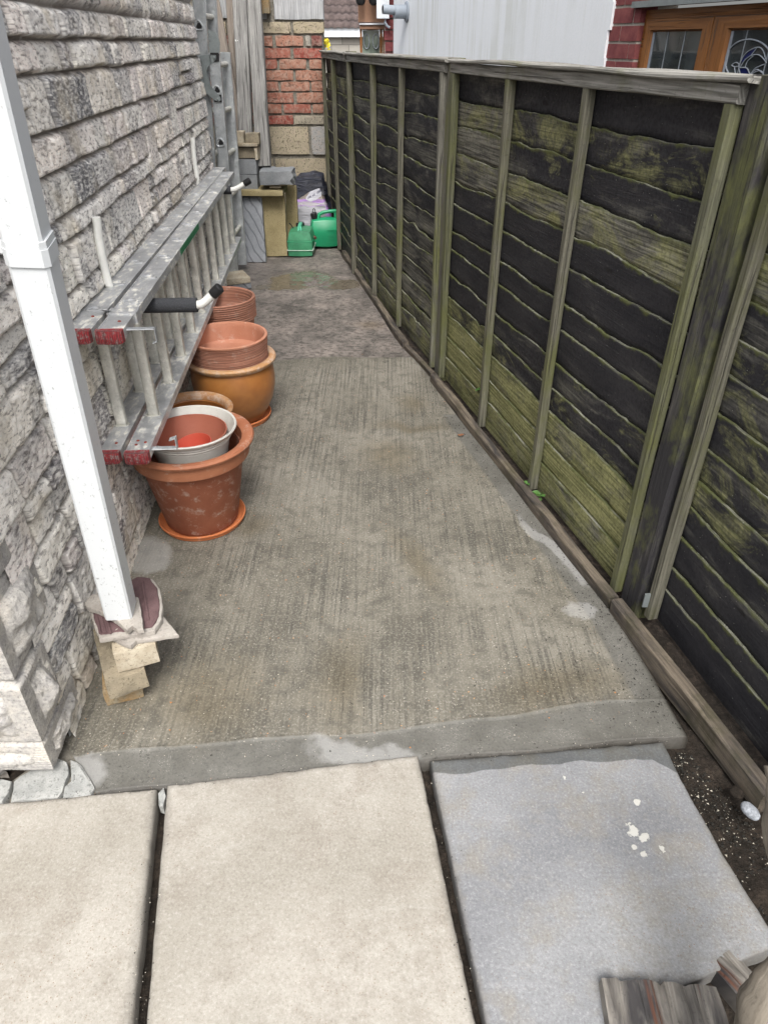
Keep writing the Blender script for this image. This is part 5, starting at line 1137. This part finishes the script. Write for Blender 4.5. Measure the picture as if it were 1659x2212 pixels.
    # ring with a slot: build as strips along the slot, solid below
    Lft = [(185, 395), (200, 600), (225, 800), (260, 1010), (290, 1100)]; Sl = [(250, 420), (262, 600), (290, 800), (318, 960), (335, 1045)]; Sr = [(300, 420), (312, 620), (325, 800), (350, 960), (365, 1045)]; Rg = [(380, 400), (395, 560), (415, 760), (460, 950), (500, 1060)]
    for Aa, Bb in ((Lft, Sl), (Sr, Rg)):
        P = [AY(*z8(*q), YS_) for q in Aa]+[AY(*z8(*q), YS_) for q in Bb]; n = len(Aa); V = P+[p_+Vector((0, .004, 0)) for p_ in P]
        F = [(i, n+i, n+i+1, i+1) for i in range(n-1)]+[(2*n+i, 2*n+i+1, 3*n+i+1, 3*n+i) for i in range(n-1)]+[(i, i+1, 2*n+i+1, 2*n+i) for i in range(n-1)]+[(n+i+1, n+i, 3*n+i, 3*n+i+1) for i in range(n-1)]
        mb.add(V, F)
    for pts in ([(185, 395), (200, 345), (255, 325), (340, 345), (380, 400), (300, 420), (250, 420)], [(290, 1100), (335, 1045), (365, 1045), (500, 1060), (540, 1120), (640, 1260), (760, 1390), (830, 1490), (830, 1560), (770, 1605), (690, 1570), (560, 1480), (440, 1380), (350, 1240)]):
        P = [AY(*z8(*q), YS_) for q in pts]; n = len(P); V = P+[p_+Vector((0, .004, 0)) for p_ in P]; mb.add(V, [tuple(range(n)), tuple(range(2*n-1, n-1, -1))]+[(i, n+i, n+(i+1) % n, (i+1) % n) for i in range(n)])
    st = mb.build('slotted_stay', M_GALV, root, smooth=False)
    plate([z8(*q) for q in [(180, 370), (250, 270), (400, 255), (620, 250), (690, 270), (725, 330), (715, 400), (650, 450), (540, 530), (460, 620), (440, 700), (400, 700), (210, 700), (190, 500)]], .004, M_GALV, 'stay_plate', root, Y=YS_+.006)
    plate([z8(*q) for q in [(190, 690), (420, 690), (490, 1020), (420, 1160), (215, 1160)]], .004, M_GALV, 'stay_plate', root, Y=YS_+.008)
    z5 = lambda x, y: (500/1.20555+x*.15745, y*.15745)
    plate([z5(*q) for q in [(225, 405), (320, 440), (360, 500), (385, 590), (385, 700), (370, 730), (240, 730), (240, 640), (215, 620), (250, 590), (260, 560), (220, 540), (230, 500), (265, 500), (215, 440)]], .006, M_GALV, 'catch_hook', root, Y=YS_+.010)
    for q in ((655, 330), (750, 1525)):
        p_ = AY(*z8(*q), YS_-.001); mb = MB(); lathe(mb, [(.0001, .006), (.006, .005), (.0075, 0), (.0075, -.004)][::-1], (0, 0, 0), 16, Rx(90)); 
        for i, v in enumerate(mb.V): mb.V[i] = (v[0]+p_.x, v[1]+p_.y, v[2]+p_.z)
        mb.build('pivot_bolt', M_GALV, root)
    for pts in ([(540, 190), (760, 190), (790, 230), (790, 450), (640, 450), (700, 380), (700, 260), (520, 240)], [(780, 1400), (850, 1400), (870, 1620), (640, 1610), (660, 1540), (780, 1600), (840, 1540)]):
        plate([z8(*q) for q in pts], .003, M_BLACK, 'plastic_pad', root, Y=YS_+.004)
    return root
up_ladder()
# -------------------------------------------------- bags and petrol cans
pA, pB = AY(636, 380, 6.25), AY(712, 470, 6.25); print('bags', pA, pB)
def bagfn(seed, amp, fr=7):
    def f(v): q = Vector((v.x*fr*.7+v.z*fr*.55+seed, v.y*fr, v.z*fr*1.3-v.x*fr*.4)); a = mn.ridged_multi_fractal(q, 1, 2, 3, 1, 2)-.9; return v+v.normalized()*a*amp+Vector((0, 0, .02*mn.noise(v*4+Vector((seed, 0, 0)))))
    return f
def bag(x0, y0, x1, y1, Y, dep, m, label, rot, seed, n=34, amp=.02, r=.10):
    a_, b_ = AY(x0, y0, Y), AY(x1, y1, Y); mb = MB(); zb = .0; c_ = Vector(((a_.x+b_.x)/2, Y+dep/2, (a_.z+zb)/2)); sz = (b_.x-a_.x, dep, a_.z-zb)
    rbox(mb, c_, sz, r, rot, n, bagfn(seed, amp), inner=True)
    mb.UV = [((v[0]-c_.x), (v[2]-c_.z)) for v in mb.V]
    return tag(mb.build('plastic_sack', m, None, sharp=180), label, 'sack', 'plastic sacks in the far corner')
bag(628, 378, 712, 470, 6.24, .26, M_BAGB, 'black shiny plastic sack slumped against the concrete blocks', Rx(-4) @ Ry(-5), 3)
sk = bag(634, 420, 716, 500, 6.08, .12, M_BAGC, 'beige compost sack with white and purple print between black sack and cans', Rx(-16) @ Ry(-20), 11, amp=.012, r=.05)
# near can: seen end on
cb = G(649, 556); cy = cb.y; xa, xb = AY(621.5, 550, cy).x, AY(677, 550, cy).x; wc = xb-xa; zt1 = AY(650, 497, cy+.10).z; print('can1', wc, cy, zt1)
can = thing('petrol_can', 'smaller faded green petrol can seen end on beside the yellow slab', 'petrol can', ((xa+xb)/2, cy+.12, 0), 'green petrol cans')
hz1 = .19; dp = .27
def canshape(v):
    f = (v.z+hz1/2)/hz1
    if f > .62: k_ = (f-.62)/.38; v = Vector((v.x*(1-.16*k_**1.2), v.y*(1-.12*k_), v.z+.010*(1-abs(v.x)/(wc/2))*k_))
    if abs(f-.62) < .03: v = Vector((v.x*.975, v.y*.985, v.z))
    return v
mb = MB(); rbox(mb, ((xa+xb)/2, cy+dp/2, hz1/2), (wc, dp, hz1), .022, None, 27, canshape, inner=True); mb.build('can_body', M_CAN2, can, sharp=50)
mb = MB(); rbox(mb, ((xa+xb)/2, cy+dp/2, .052), (wc+.004, dp+.004, .006), .003, None, 9, None, inner=True); mb.build('seam_line', M_CANLINE, can)
mb = MB(); rbox(mb, ((xa+xb)/2, cy+dp/2, hz1*.61), (wc-.002, dp-.002, .006), .003, None, 9, None, inner=True); mb.build('shoulder_groove', M_CAN, can)
xm = (xa+xb)/2; mb = MB()
for sx in (-.011, .011): tube(mb, [(xm+sx, cy+.035, hz1*.86), (xm+sx*.8, cy+.05, hz1+.006), (xm+sx*.6, cy+.085, hz1+.032), (xm+sx*.6, cy+.16, hz1+.036), (xm+sx*.6, cy+.20, hz1-.005)], .008, 12)
mb.build('can_handle', M_CANL, can)
mb = MB(); lathe(mb, [(.03, 0), (.034, .004), (.034, .028), (.030, .034), (.022, .034), (.020, .028), (.001, .028)], (xm-.012, cy+.215, hz1-.005), 26); mb.build('screw_cap', M_BLACK, can)
mb = MB(); tube(mb, [(xm-.035, cy+.19, hz1-.01), (xm-.055, cy+.15, hz1-.012), (xm-.075, cy+.13, hz1+.03), (xm-.088, cy+.125, hz1+.04)], .0045, 8); mb.build('cap_strap', M_BLACK, can)
# far can: broad face
q1, q2 = G(690, 535), G(741, 524); cy2 = q1.y-.06; a_ = AY(667, 500, cy2+.05); b_ = AY(743, 500, cy2+.05); wc2 = b_.x-a_.x; zc2 = AY(705, 486, cy2).z; print('can2', wc2, zc2, cy2)
hz2 = .235; rot2 = Rz(9); cc = Vector(((a_.x+b_.x)/2, cy2+.09, 0))
can2 = thing('petrol_can', 'larger glossy green petrol can with its broad face to the camera', 'petrol can', cc, 'green petrol cans')
def cs2(v):
    f = (v.z+hz2/2)/hz2
    if f > .6: k_ = (f-.6)/.4; v = Vector((v.x*(1-.07*k_**2), v.y*(1-.35*k_**1.5), v.z))
    return v
mb = MB(); rbox(mb, cc+Vector((0, 0, hz2/2)), (wc2*.97, .165, hz2), .052, rot2, 25, cs2, inner=True); mb.build('can_body', M_CAN, can2, sharp=70)
L = lambda x, y, z: cc+rot2 @ Vector((x, y, z))
h2 = wc2/2; mb = MB(); tube(mb, [L(-h2*.46, 0, hz2-.02), L(-h2*.36, 0, hz2+.022), L(-h2*.12, 0, hz2+.036), L(h2*.3, 0, hz2+.042), L(h2*.66, 0, hz2+.043), L(h2*.82, 0, hz2+.036), L(h2*.84, 0, hz2-.02)], [.017, .015, .014, .014, .014, .014, .016], 14); 
block(mb, L(h2*.62, 0, hz2+.002), (.050, .024, .075), rot2, 0, 1, .008, 7); mb.build('can_handle', M_CAN, can2)
mb = MB(); p_ = L(h2*.70, -.016, hz2+.020); lathe(mb, [(.001, -.004), (.015, -.004), (.015, .004), (.001, .004)], (0, 0, 0), 20, rot2 @ Rx(90)); mb.V = [(v[0]+p_.x, v[1]+p_.y, v[2]+p_.z) for v in mb.V]; mb.build('vent_hole', M_BLACK, can2)
mb = MB(); M_ = rot2 @ Ry(-12); lathe(mb, [(.02, 0), (.024, .0), (.024, .012), (.027, .014), (.027, .042), (.021, .048), (.001, .048)], L(-h2*.64, 0, hz2-.012), 24, M_); o = mb.build('screw_cap', M_BLACK, can2)
mb = MB(); p_ = L(-h2*.66, 0, hz2+.045); tube(mb, [p_+Vector((-.010, 0, -.01)), p_+Vector((-.009, 0, .012)), p_+Vector((0, 0, .022)), p_+Vector((.009, 0, .012)), p_+Vector((.010, 0, -.01))], .0032, 8); mb.build('cap_loop', M_BLACK, can2)
mb = MB(); fx0, fx1, fz0, fz1 = -.01, h2*.74, .055, .150
for a2, b2_ in (((fx0, fz0), (fx1, fz0)), ((fx1, fz0), (fx1, fz1)), ((fx1, fz1), (fx0, fz1)), ((fx0, fz1), (fx0, fz0))): beam(mb, L(a2[0], -.083, a2[1]), L(b2_[0], -.083, b2_[1]), .003, .0025, up=Vector((0, -1, 0)), bev=.0008)
for k_ in range(5): z_ = .072+k_*.011; beam(mb, L(fx0+.012, -.083, z_), L(fx1-.016-.006*(k_ % 2), -.083, z_), .0026, .002, up=Vector((0, -1, 0)), bev=.0006)
mb.build('embossed_panel', M_CAN, can2)
tx = bpy.data.curves.new('emboss', 'FONT'); tx.body = 'PETROL'; tx.size = .026; tx.extrude = .0015; tx.align_x = 'CENTER'; tx.align_y = 'CENTER'; to = bpy.data.objects.new('emboss', tx); C.objects.link(to)
dg = bpy.context.evaluated_depsgraph_get(); me = bpy.data.meshes.new_from_object(to.evaluated_get(dg)); bpy.data.objects.remove(to); me.materials.clear(); me.materials.append(M_CAN); me.name = 'embossed_word'
ow = bpy.data.objects.new('embossed_word', me); C.objects.link(ow); ow.parent = can2; ow.location = rot2 @ Vector(((fx0+fx1)/2, -.083, .137)); ow.rotation_euler = (R(90), 0, R(9))
# brown bottle-like pipe behind the cans
mb = MB(); tube(mb, [AY(662, 503, 5.95), AY(682, 514, 5.85)], .012, 12); tag(mb.build('rusty_tube', M_RUST), 'short rusty brown tube lying between the two petrol cans', 'tube')
# -------------------------------------------------- neighbouring house beyond the fence
N0 = AY(1315, 60, 4.4); N1 = AY(852, 110, 8.6); ND = Vector((N1.x-N0.x, N1.y-N0.y, 0)); NL = ND.length; ND = ND/NL; NN = Vector((ND.y, -ND.x, 0))
if NN.x > 0: NN = -NN
N0 = Vector((N0.x, N0.y, 0))
def npl(x, y, off=0.0):          # picture point laid on the neighbour's wall plane -> (distance along, height)
    o = N0+NN*off; r_ = ray(x, y); t = (o.x*NN.x+o.y*NN.y)/(r_.x*NN.x+r_.y*NN.y); p = Vector((r_.x*t, r_.y*t, H0+r_.z*t)); return (p-N0).dot(ND), p.z
def nat(t, z, off=0.0): p = N0+ND*t+NN*off; return Vector((p.x, p.y, z))
nb = thing('neighbour_house', 'neighbouring house with white render, dark red brick and golden oak windows beyond the fence', 'house', (N0.x, N0.y, 0))
def wbox(mb, t0, t1, z0, z1, o0, o1, **a):
    V = [nat(t, z, o) for o in (o0, o1) for z in (z0, z1) for t in (t0, t1)]
    mb.add(V, [(0, 1, 3, 2), (4, 6, 7, 5), (0, 2, 6, 4), (1, 5, 7, 3), (2, 3, 7, 6), (0, 4, 5, 1)], [(v.x*.7+v.y*.7, v.z) for v in V], **a)
# render: sheet with an uneven front edge (toothed where it meets the brickwork)
mb = MB(); te = lambda z: .0+(.03 if z > 1.62 else -.03)
for z0, z1, e in [(-.1, 1.35, -.02), (1.35, 1.47, -.012), (1.47, 1.59, -.03), (1.59, 1.68, -.022), (1.68, 2.9, .075)]: wbox(mb, e, NL, z0, z1, -.2, .012)
mb.build('render', M_RENDER, nb, smooth=False)
tl0, _z = npl(1378, 60); tw0 = tl0; _t, zl = npl(1385, 22); _t, zg1 = npl(1400, 69); tg0, _z = npl(1396, 75); tg1, _z = npl(1504, 72); tm, _z = npl(1534, 40); tg2, _z = npl(1562, 75)
print('window', tl0, zl, zg1, tg0, tg1, tm, tg2)
zs_ = zl-1.05; tw1 = tm-(tl0-tm)          # window extends symmetrically past the mullion
mb = MB(); mm_ = MB(); cs = .0747; z = .0; r = random.Random(4); i = 0
zbase = npl(1330, 92)[1]; z = zbase-cs*22
while z < 2.7:
    t = .10+(.112 if i % 2 else 0); 
    while t > tw1-1.2:
        t2 = t-.215; a_, b_ = t-.005, t2+.005
        for lo_, hi_ in (((b_, a_),) if (z+cs < zs_ or z > zl) else ((b_, min(a_, tw1)), (max(b_, tl0), a_))):
            if hi_-lo_ > .02: 
                c_ = nat((lo_+hi_)/2, z+cs/2, -.045); ang = math.degrees(math.atan2(ND.y, ND.x)); block(mb, c_, (hi_-lo_, .09, cs-.010), Rz(ang), .0015, i*7+t, .003, 3)
        t = t2
    z += cs; i += 1
mb.build('brickwork', M_NBRICK, nb)
for lo_, hi_, z0_, z1_ in ((tl0+.005, .10, -.1, 2.7), (tw1-1.3, tw1-.005, -.1, 2.7), (tw1-.004, tl0+.004, -.1, zs_-.01), (tw1-.004, tl0+.004, zl+.04, 2.7)): wbox(mm_, lo_, hi_, z0_, z1_, -.2, -.006)
mm_.build('mortar_bed', M_NMORT, nb, smooth=False)
mb = MB(); wbox(mb, tw1-.06, tl0+.06, zl+.010, zl+.035, -.02, .022); mb.build('lintel', M_GALV, nb, smooth=False)
win = MB(); fw = .05
def rail(mbx, t0, t1, z0, z1, o0, o1):
    wbox(mbx, t0, t1, z0, z1, o0, o1)
for a_, b_, z0_, z1_ in ((tl0-.035, tl0, zs_, zl), (tw1, tw1+.035, zs_, zl), (tw1+.035, tl0-.035, zl-.035, zl), (tw1+.035, tl0-.035, zs_, zs_+.05)): rail(win, a_, b_, z0_, z1_, -.10, -.03)
wo = win.build('window', M_OAK, nb, smooth=False)
for (ta, tb, ga, gb) in ((tm+.003, tl0-.037, tg1, tg0), (tw1+.037, tm-.003, tw1+(tl0-tg0), tg2)):
    sh = MB(); zt_ = zl-.037; zb_ = zs_+.052; gz = zg1
    def mitre(q):  # four mitred sash members with a sloping inner bead
        for k_ in range(4):
            A_, B_ = q[k_], q[(k_+1) % 4]
    O = [(ta, zt_), (tb, zt_), (tb, zb_), (ta, zb_)]; I = [(ga-.008, gz+.008), (gb+.008, gz+.008), (gb+.008, zb_+.06), (ga-.008, zb_+.06)]; I2 = [(ga, gz), (gb, gz), (gb, zb_+.068), (ga, zb_+.068)]
    for k_ in range(4):
        A_, B_, C_, D_ = O[k_], O[(k_+1) % 4], I[(k_+1) % 4], I[k_]; E_, F_ = I2[(k_+1) % 4], I2[k_]
        V = [nat(*A_, -.018), nat(*B_, -.018), nat(*C_, -.018), nat(*D_, -.018), nat(*E_, -.034), nat(*F_, -.034), nat(*A_, -.06), nat(*B_, -.06)]
        sh.add(V, [(0, 1, 2, 3), (3, 2, 4, 5), (0, 6, 7, 1)], [((v.x+v.y) if k_ % 2 == 0 else v.z, v.z if k_ % 2 == 0 else v.x+v.y) for v in V])
    so = sh.build('sash', M_OAK, wo, smooth=False)
    gl = MB(); wbox(gl, ga-.02, gb+.02, zb_, gz+.02, -.052, -.036); gl.build('pane', M_GLASS, wo, smooth=False)
    ld = MB(); 
    w_ = gb-ga
    for f in ((.34, .68) if ga == tg1 else (.30, .72)): t = ga+w_*f; wbox(ld, t-.002, t+.002, zb_, gz, -.036, -.033)
    for f in (.30, .62): z_ = gz-(gz-zb_)*f*.9; wbox(ld, ga, gb, z_-.002, z_+.002, -.036, -.0325)
    ld.build('lead_strips', M_LEAD, wo, smooth=False)
    ld = MB(); wbox(ld, gb-.016, gb-.004, zb_, gz-.002, -.036, -.031); ld.build('spacer_bar', M_LEADW, wo, smooth=False)
# leaded circle with a bird in blue glass on the right pane
z6 = lambda x, y: npl(1327.2+.2*x, .2*y, -.036)
def lead(pts, nm, m=M_LEADW, r_=.0022, off=-.033):
    mb = MB(); P = [nat(*z6(*q), off) for q in pts]; tube(mb, P, r_, 6); return mb.build(nm, m, wo)
cx6, cy6, rx6, ry6 = 1455, 670, 255, 245
lead([(cx6+rx6*math.cos(a/40*2*math.pi), cy6+ry6*math.sin(a/40*2*math.pi)) for a in range(41)], 'lead_circle', r_=.003)
def crv(P, n=8):
    out = []
    for i in range(len(P)-1):
        p0_, p1_, p2_, p3_ = P[max(i-1, 0)], P[i], P[i+1], P[min(i+2, len(P)-1)]
        for k_ in range(n):
            t = k_/n; out.append(tuple(.5*((2*p1_[j])+(-p0_[j]+p2_[j])*t+(2*p0_[j]-5*p1_[j]+4*p2_[j]-p3_[j])*t*t+(-p0_[j]+3*p1_[j]-3*p2_[j]+p3_[j])*t**3) for j in (0, 1)))
    return out+[P[-1]]
mb = MB()
for c_ in ([(1265, 705), (1310, 675), (1345, 690), (1340, 715), (1300, 720), (1265, 705)], [(1350, 700), (1400, 600), (1470, 540), (1560, 510), (1610, 550), (1635, 640)], [(1360, 730), (1410, 650), (1480, 600), (1550, 590), (1600, 620), (1645, 680)], [(1415, 725), (1440, 660), (1500, 605)],
           [(1300, 720), (1310, 790), (1370, 825), (1450, 815), (1540, 770), (1590, 770), (1620, 820)], [(1350, 730), (1430, 735), (1470, 800), (1520, 740), (1620, 695)], [(1470, 800), (1540, 750), (1600, 790)], [(1480, 595), (1520, 545), (1540, 515)], [(1345, 700), (1350, 760), (1370, 825)]):
    P = [nat(*z6(*q), -.033) for q in crv(c_)]; tube(mb, P, .0020, 6)
mb.build('lead_bird', M_LEADW, wo)
mb = MB()
for poly in ([(1365, 680), (1400, 610), (1470, 545), (1530, 520), (1490, 590), (1420, 640)], [(1350, 738), (1425, 740), (1465, 800), (1440, 812), (1375, 820)]):
    V = [nat(*z6(*q), -.0345) for q in poly]; mb.add(V, [tuple(range(len(V)))])
mb.build('blue_glass', M_BLUEG, wo, smooth=False)
# boiler flue
zb7 = lambda x, y: npl(820/1.20555+.15*x, .15*y, 0)
tf, zf = zb7(1345, 170); fl = MB(); cF = nat(tf, zf, .014); ax = (NN+Vector((0, 0, .06))).normalized()
rf = .5*(zb7(1345, 15)[1]-zb7(1345, 330)[1])
tube(fl, [cF, cF+NN*.004, cF+NN*.012, cF+NN*.016], [rf, rf, rf*.93, rf*.7], 30); fo_ = fl.build('flue_flange', M_FLUE, nb)
fl = MB(); tube(fl, [cF+NN*.01, cF+NN*.125], rf*.66, 26); tube(fl, [cF+NN*.12+Vector((0, 0, .012)), cF+NN*.235+Vector((0, 0, .018))], rf*.44, 22); fl.build('flue_pipe', M_FLUE, nb)
fl = MB(); e_ = cF+NN*.236+Vector((0, 0, .018)); tube(fl, [e_, e_+NN*.002], rf*.36, 18); fl.build('flue_mouth', M_BLACK, nb)
# far corner: brick return, brown panel, bay window, white box, dark caps
mb = MB(); mo = MB(); z = .0; i = 0
P0 = AY(834, 80, 8.75); P1_ = AY(851, 80, 8.62)
while z < 2.6:
    hh_ = .095
    c_ = Vector(((P0.x+P1_.x)/2, 8.70, z+hh_/2)); block(mb, c_, (.12 if i % 2 else .10, .10, hh_-.012), None, .002, i, .004, 4); z += hh_; i += 1
mb.build('corner_bricks', M_NBRICK, nb); block(mo, ((P0.x+P1_.x)/2, 8.74, 1.2), (.118, .10, 2.6), None, 0, 1, .002, 3); mo.build('mortar_bed', M_NMORT, nb)
def fbox(x0, y0, x1, y1, Y, dep, m, name, par, rough=0):
    a_, b_ = AY(x0, y0, Y), AY(x1, y1, Y); mb = MB(); block(mb, ((a_.x+b_.x)/2, Y+dep/2, (a_.z+b_.z)/2), (b_.x-a_.x, dep, a_.z-b_.z), None, rough, 1, .004, 4); return mb.build(name, m, par, sharp=30)
fbox(772, -60, 838, 48, 9.0, .3, M_BROWNP, 'brown_fascia_panel', nb)
fbox(776, 50, 836, 54, 8.95, .4, M_WPAINT, 'bay_sill_strip', nb); fbox(777, 54, 836, 63, 8.97, .4, M_BROWNP, 'bay_head', nb)
bay = thing('bay_window', 'distant golden oak bay window with oval leaded patterns beside the white render', 'window', AY(803, 110, 9.0))
for x0, x1 in ((777, 783), (820, 826.5), (826.8, 831)): fbox(x0, 62, x1, 125, 9.0, .06, M_OAK, 'window_frame', bay)
fbox(783, 62, 820, 65, 9.0, .05, M_OAK, 'window_frame', bay); fbox(783, 65, 820, 125, 9.03, .02, M_GLASS2, 'pane', bay); fbox(831, 62, 836, 125, 9.03, .02, M_GLASS, 'pane', bay)
for cx_, rw in ((792, 6), (812, 6.5)):
    mb = MB(); tube(mb, [AY(cx_+rw*math.cos(a/24*2*math.pi), 89+16*math.sin(a/24*2*math.pi), 9.02) for a in range(25)], .005, 6); mb.build('lead_oval', M_LEAD, bay)
fbox(813, -60, 837, 40, 8.6, .22, M_WPAINT, 'bargeboard_box', nb); fbox(836, -60, 841, 40, 8.55, .18, M_WPAINT, 'bargeboard_edge', nb)
mb = MB(); tube(mb, [AY(833, 40, 8.6), AY(831, 47, 8.6), AY(836, 56, 8.6), AY(842, 60, 8.6)], .012, 8); mb.build('overflow_pipe', M_FLUE, nb)
for x_ in (779, 807):
    for nm in ('porch_cap',):
        mb = MB(); p_ = AY(x_, 0, 8.85); tube(mb, [p_+Vector((0, 0, .25)), p_, p_-Vector((0, 0, .03)), p_-Vector((0, 0, .045))], [.05, .05, .042, .02], 18); mb.build(nm, M_BLACK, nb)  # round black caps, unlit
mb = MB(); a_ = nat(NL*.0, 0); wbox(mb, tw1-1.3, NL+.4, 2.9, 3.0, -3.2, .25); mb.build('roof', M_ROOFH, nb, smooth=False)
# -------------------------------------------------- distant bungalow with tiled roof
FY = 20.0; e0, e1 = AY(600, 62, FY), AY(900, 62, FY); x0_, x1_ = e0.x-4, e1.x+2; zE = e0.z
fh = thing('distant_bungalow', 'distant pale stone bungalow with a mottled brown tiled roof beyond the gap', 'house', ((x0_+x1_)/2, FY, 0))
nx_ = int((x1_-x0_)/.03); xs = np.linspace(x0_, x1_, nx_); rowsP = []; pr_ = .26; wv = .028*np.abs(np.sin(xs*math.pi/.165))
zz = zE; yy2 = FY-.15; k_ = 0
while k_ < 22:
    for f, dz in ((0, 0), (.04, .075), (1, .0)):
        if f == 0: P = np.stack([xs, xs*0+yy2, zz+wv*.9], -1)
        elif f < 1: P = np.stack([xs, xs*0+yy2+.002, zz+dz+wv], -1)
        else: P = np.stack([xs, xs*0+yy2+pr_, zz+pr_*.60+wv], -1)
        rowsP.append(P)
    yy2 += pr_; zz += pr_*.60; k_ += 1
gridmesh('roof', np.stack(rowsP), M_RTILE, None, fh)
def sbox(x0, x1, y0, y1, z0, z1, m, nm, par):
    mb = MB(); V = [(x, y, z) for y in (y0, y1) for z in (z0, z1) for x in (x0, x1)]
    mb.add(V, [(0, 1, 3, 2), (4, 6, 7, 5), (0, 2, 6, 4), (1, 5, 7, 3), (2, 3, 7, 6), (0, 4, 5, 1)], [(v[0], v[2]) for v in V]); return mb.build(nm, m, par, smooth=False)
zF = AY(700, 80, FY).z; sbox(x0_, x1_, FY-.1, FY-.02, zF, zE+.005, M_WPAINT, 'fascia', fh); sbox(x0_, x1_, FY+.02, FY+.3, 0, zE-.01, M_FARSTONE, 'wall', fh)
# yellow flowers over the end of the fence
yf = MB(); r = random.Random(3); p_ = AY(705, 100, 6.75)
for i in range(26):
    q_ = p_+Vector((r.uniform(-.02, .03), r.uniform(-.03, .03), r.uniform(-.03, .05))); a = r.random()*6; n_ = Vector((r.uniform(-1, 1), -1, r.uniform(-1, 1))).normalized(); d, x, y = frame(n_); s_ = .012
    yf.add([q_+x*s_, q_+y*s_, q_-x*s_, q_-y*s_], [(0, 1, 2, 3)])
tag(yf.build('yellow_flower', M_YEL, None), 'tiny yellow flower cluster peeping over the far end of the fence', 'flower')
# -------------------------------------------------- small weeds, dead leaf, grit
def leaf(mb, p, d, n_, l, w):
    d = d.normalized(); x = d.cross(n_).normalized(); V = []; 
    for f, ww in ((0, .05), (.25, .8), (.5, 1), (.75, .65), (1, .02)):
        c_ = p+d*l*f+n_*(.15*l*math.sin(f*3)); V += [c_-x*w*ww*.5+n_*w*.12, c_, c_+x*w*ww*.5+n_*w*.12]
    mb.add(V, [(k_*3+i, k_*3+i+1, (k_+1)*3+i+1, (k_+1)*3+i) for k_ in range(4) for i in range(2)])
def weed(px, py, z, n, s_, label, seed):
    r = random.Random(seed); p = G(px, py, z); mb = MB(); tube(mb, [p-Vector((0, 0, .03)), p+Vector((.004, 0, .02))], .0012, 5)
    for i in range(n): a = r.uniform(math.pi*.6, math.pi*1.8); leaf(mb, p+Vector((0, 0, r.uniform(-.01, .02))), Vector((math.cos(a), math.sin(a), r.uniform(-.1, .5))), Vector((-.2, -.2, 1)).normalized(), s_*r.uniform(.7, 1.2), s_*.55)
    return tag(mb.build('weed', M_LEAF, None), label, 'weed', 'small weeds along the fence foot')
weed(1168, 1072, .03, 4, .035, 'leafy green weed beside the second batten foot of the main panel', 3)
weed(1138, 1052, .03, 2, .022, 'tiny green weed just left of the leafier one by the kerb board', 6)
weed(1042, 842, .12, 3, .035, 'green weed climbing the first batten of the main panel', 9)
mb = MB(); p = G(993, 942, .004); leaf(mb, p, Vector((1, .5, .1)), Vector((0, 0, 1)), .022, .016); leaf(mb, p, Vector((-.6, .6, .3)), Vector((0, 0, 1)), .012, .012); tag(mb.build('dead_leaf', M_DRYLEAF, None), 'curled orange brown dead leaf lying on the concrete near the fence', 'leaf')
def scatter(name, n, fn, m, smin, smax, label, seed):
    r = random.Random(seed); V = []; F = []
    for i in range(n):
        x, y, z = fn(r); s_ = smin*(smax/smin)**(r.random()**1.8); b0 = len(V); a = r.random()*6.3
        P = [(1, 0, 0), (-.5, .87, 0), (-.5, -.87, 0), (0, 0, .8), (.3, .5, .45), (-.4, 0, .5)]
        for q in P[:4]: V.append((x+s_*(q[0]*math.cos(a)-q[1]*math.sin(a))*r.uniform(.6, 1.3), y+s_*(q[0]*math.sin(a)+q[1]*math.cos(a))*r.uniform(.6, 1.3), z-.0005+s_*q[2]*.8))
        F += [(b0, b0+1, b0+3), (b0+1, b0+2, b0+3), (b0+2, b0, b0+3)]
    mb = MB(); mb.add(V, F); o = mb.build(name, m, None, smooth=False); tag(o, label, 'grit', None, 'stuff'); return o
def near_fence(r):
    y = r.uniform(1.13, 3.3)**1.0; w = min(.55, r.expovariate(7)); x = kerbx(y)-.01-w
    return x, y, .001
scatter('grit', 3000, near_fence, M_GRIT, .0008, .0034, 'dark crumbs of earth scattered over the concrete beside the fence', 3)
def anyw(r):
    y = 1.05+r.random()**1.4*3.2; x = r.uniform(wallx(y)+.08, kerbx(y)-.05); return x, y, .001
scatter('gravel', 1600, anyw, M_CHIP, .0009, .0026, 'pale aggregate chips exposed in the concrete', 5)
scatter('gravel', 45, anyw, M_ORANGE, .0018, .0042, 'orange gravel chips in the concrete', 6)
scatter('gravel', 420, anyw, M_GRIT, .0010, .0036, 'black gravel chips in the concrete', 8)
def soilr(r):
    f = r.random(); a_ = G(1440, 1620).lerp(G(1690, 2020), f); b_ = G(1490, 1600).lerp(G(1760, 1900), f); q = a_.lerp(b_, r.random()); return q.x, q.y, -.040+.006*r.random()
scatter('gravel', 260, soilr, M_CHIP, .001, .004, 'little pale stones in the dark soil beside the blue grey slab', 9)
scatter('grit', 900, soilr, M_GRIT, .0015, .006, 'dark crumbs of earth in the soil strip', 10)

def jointr(r):
    a_, b_ = r.choice([((345, 1745), (300, 2212)), ((912, 1645), (1045, 2212)), ((210, 1715), (905, 1640)), ((905, 1640), (1440, 1600)), ((0, 1745), (210, 1715))])
    f = r.random(); p = G(a_[0]+(b_[0]-a_[0])*f, a_[1]+(b_[1]-a_[1])*f, .008); return p.x+r.gauss(0, .016), p.y+r.gauss(0, .010), .0075
scatter('grit', 650, jointr, M_GRIT, .0006, .0022, 'dark crumbs of earth spilled along the open joints of the slabs', 21)
scatter('gravel', 160, jointr, M_CHIP, .0006, .0018, 'tiny pale crumbs along the joints of the slabs', 22)
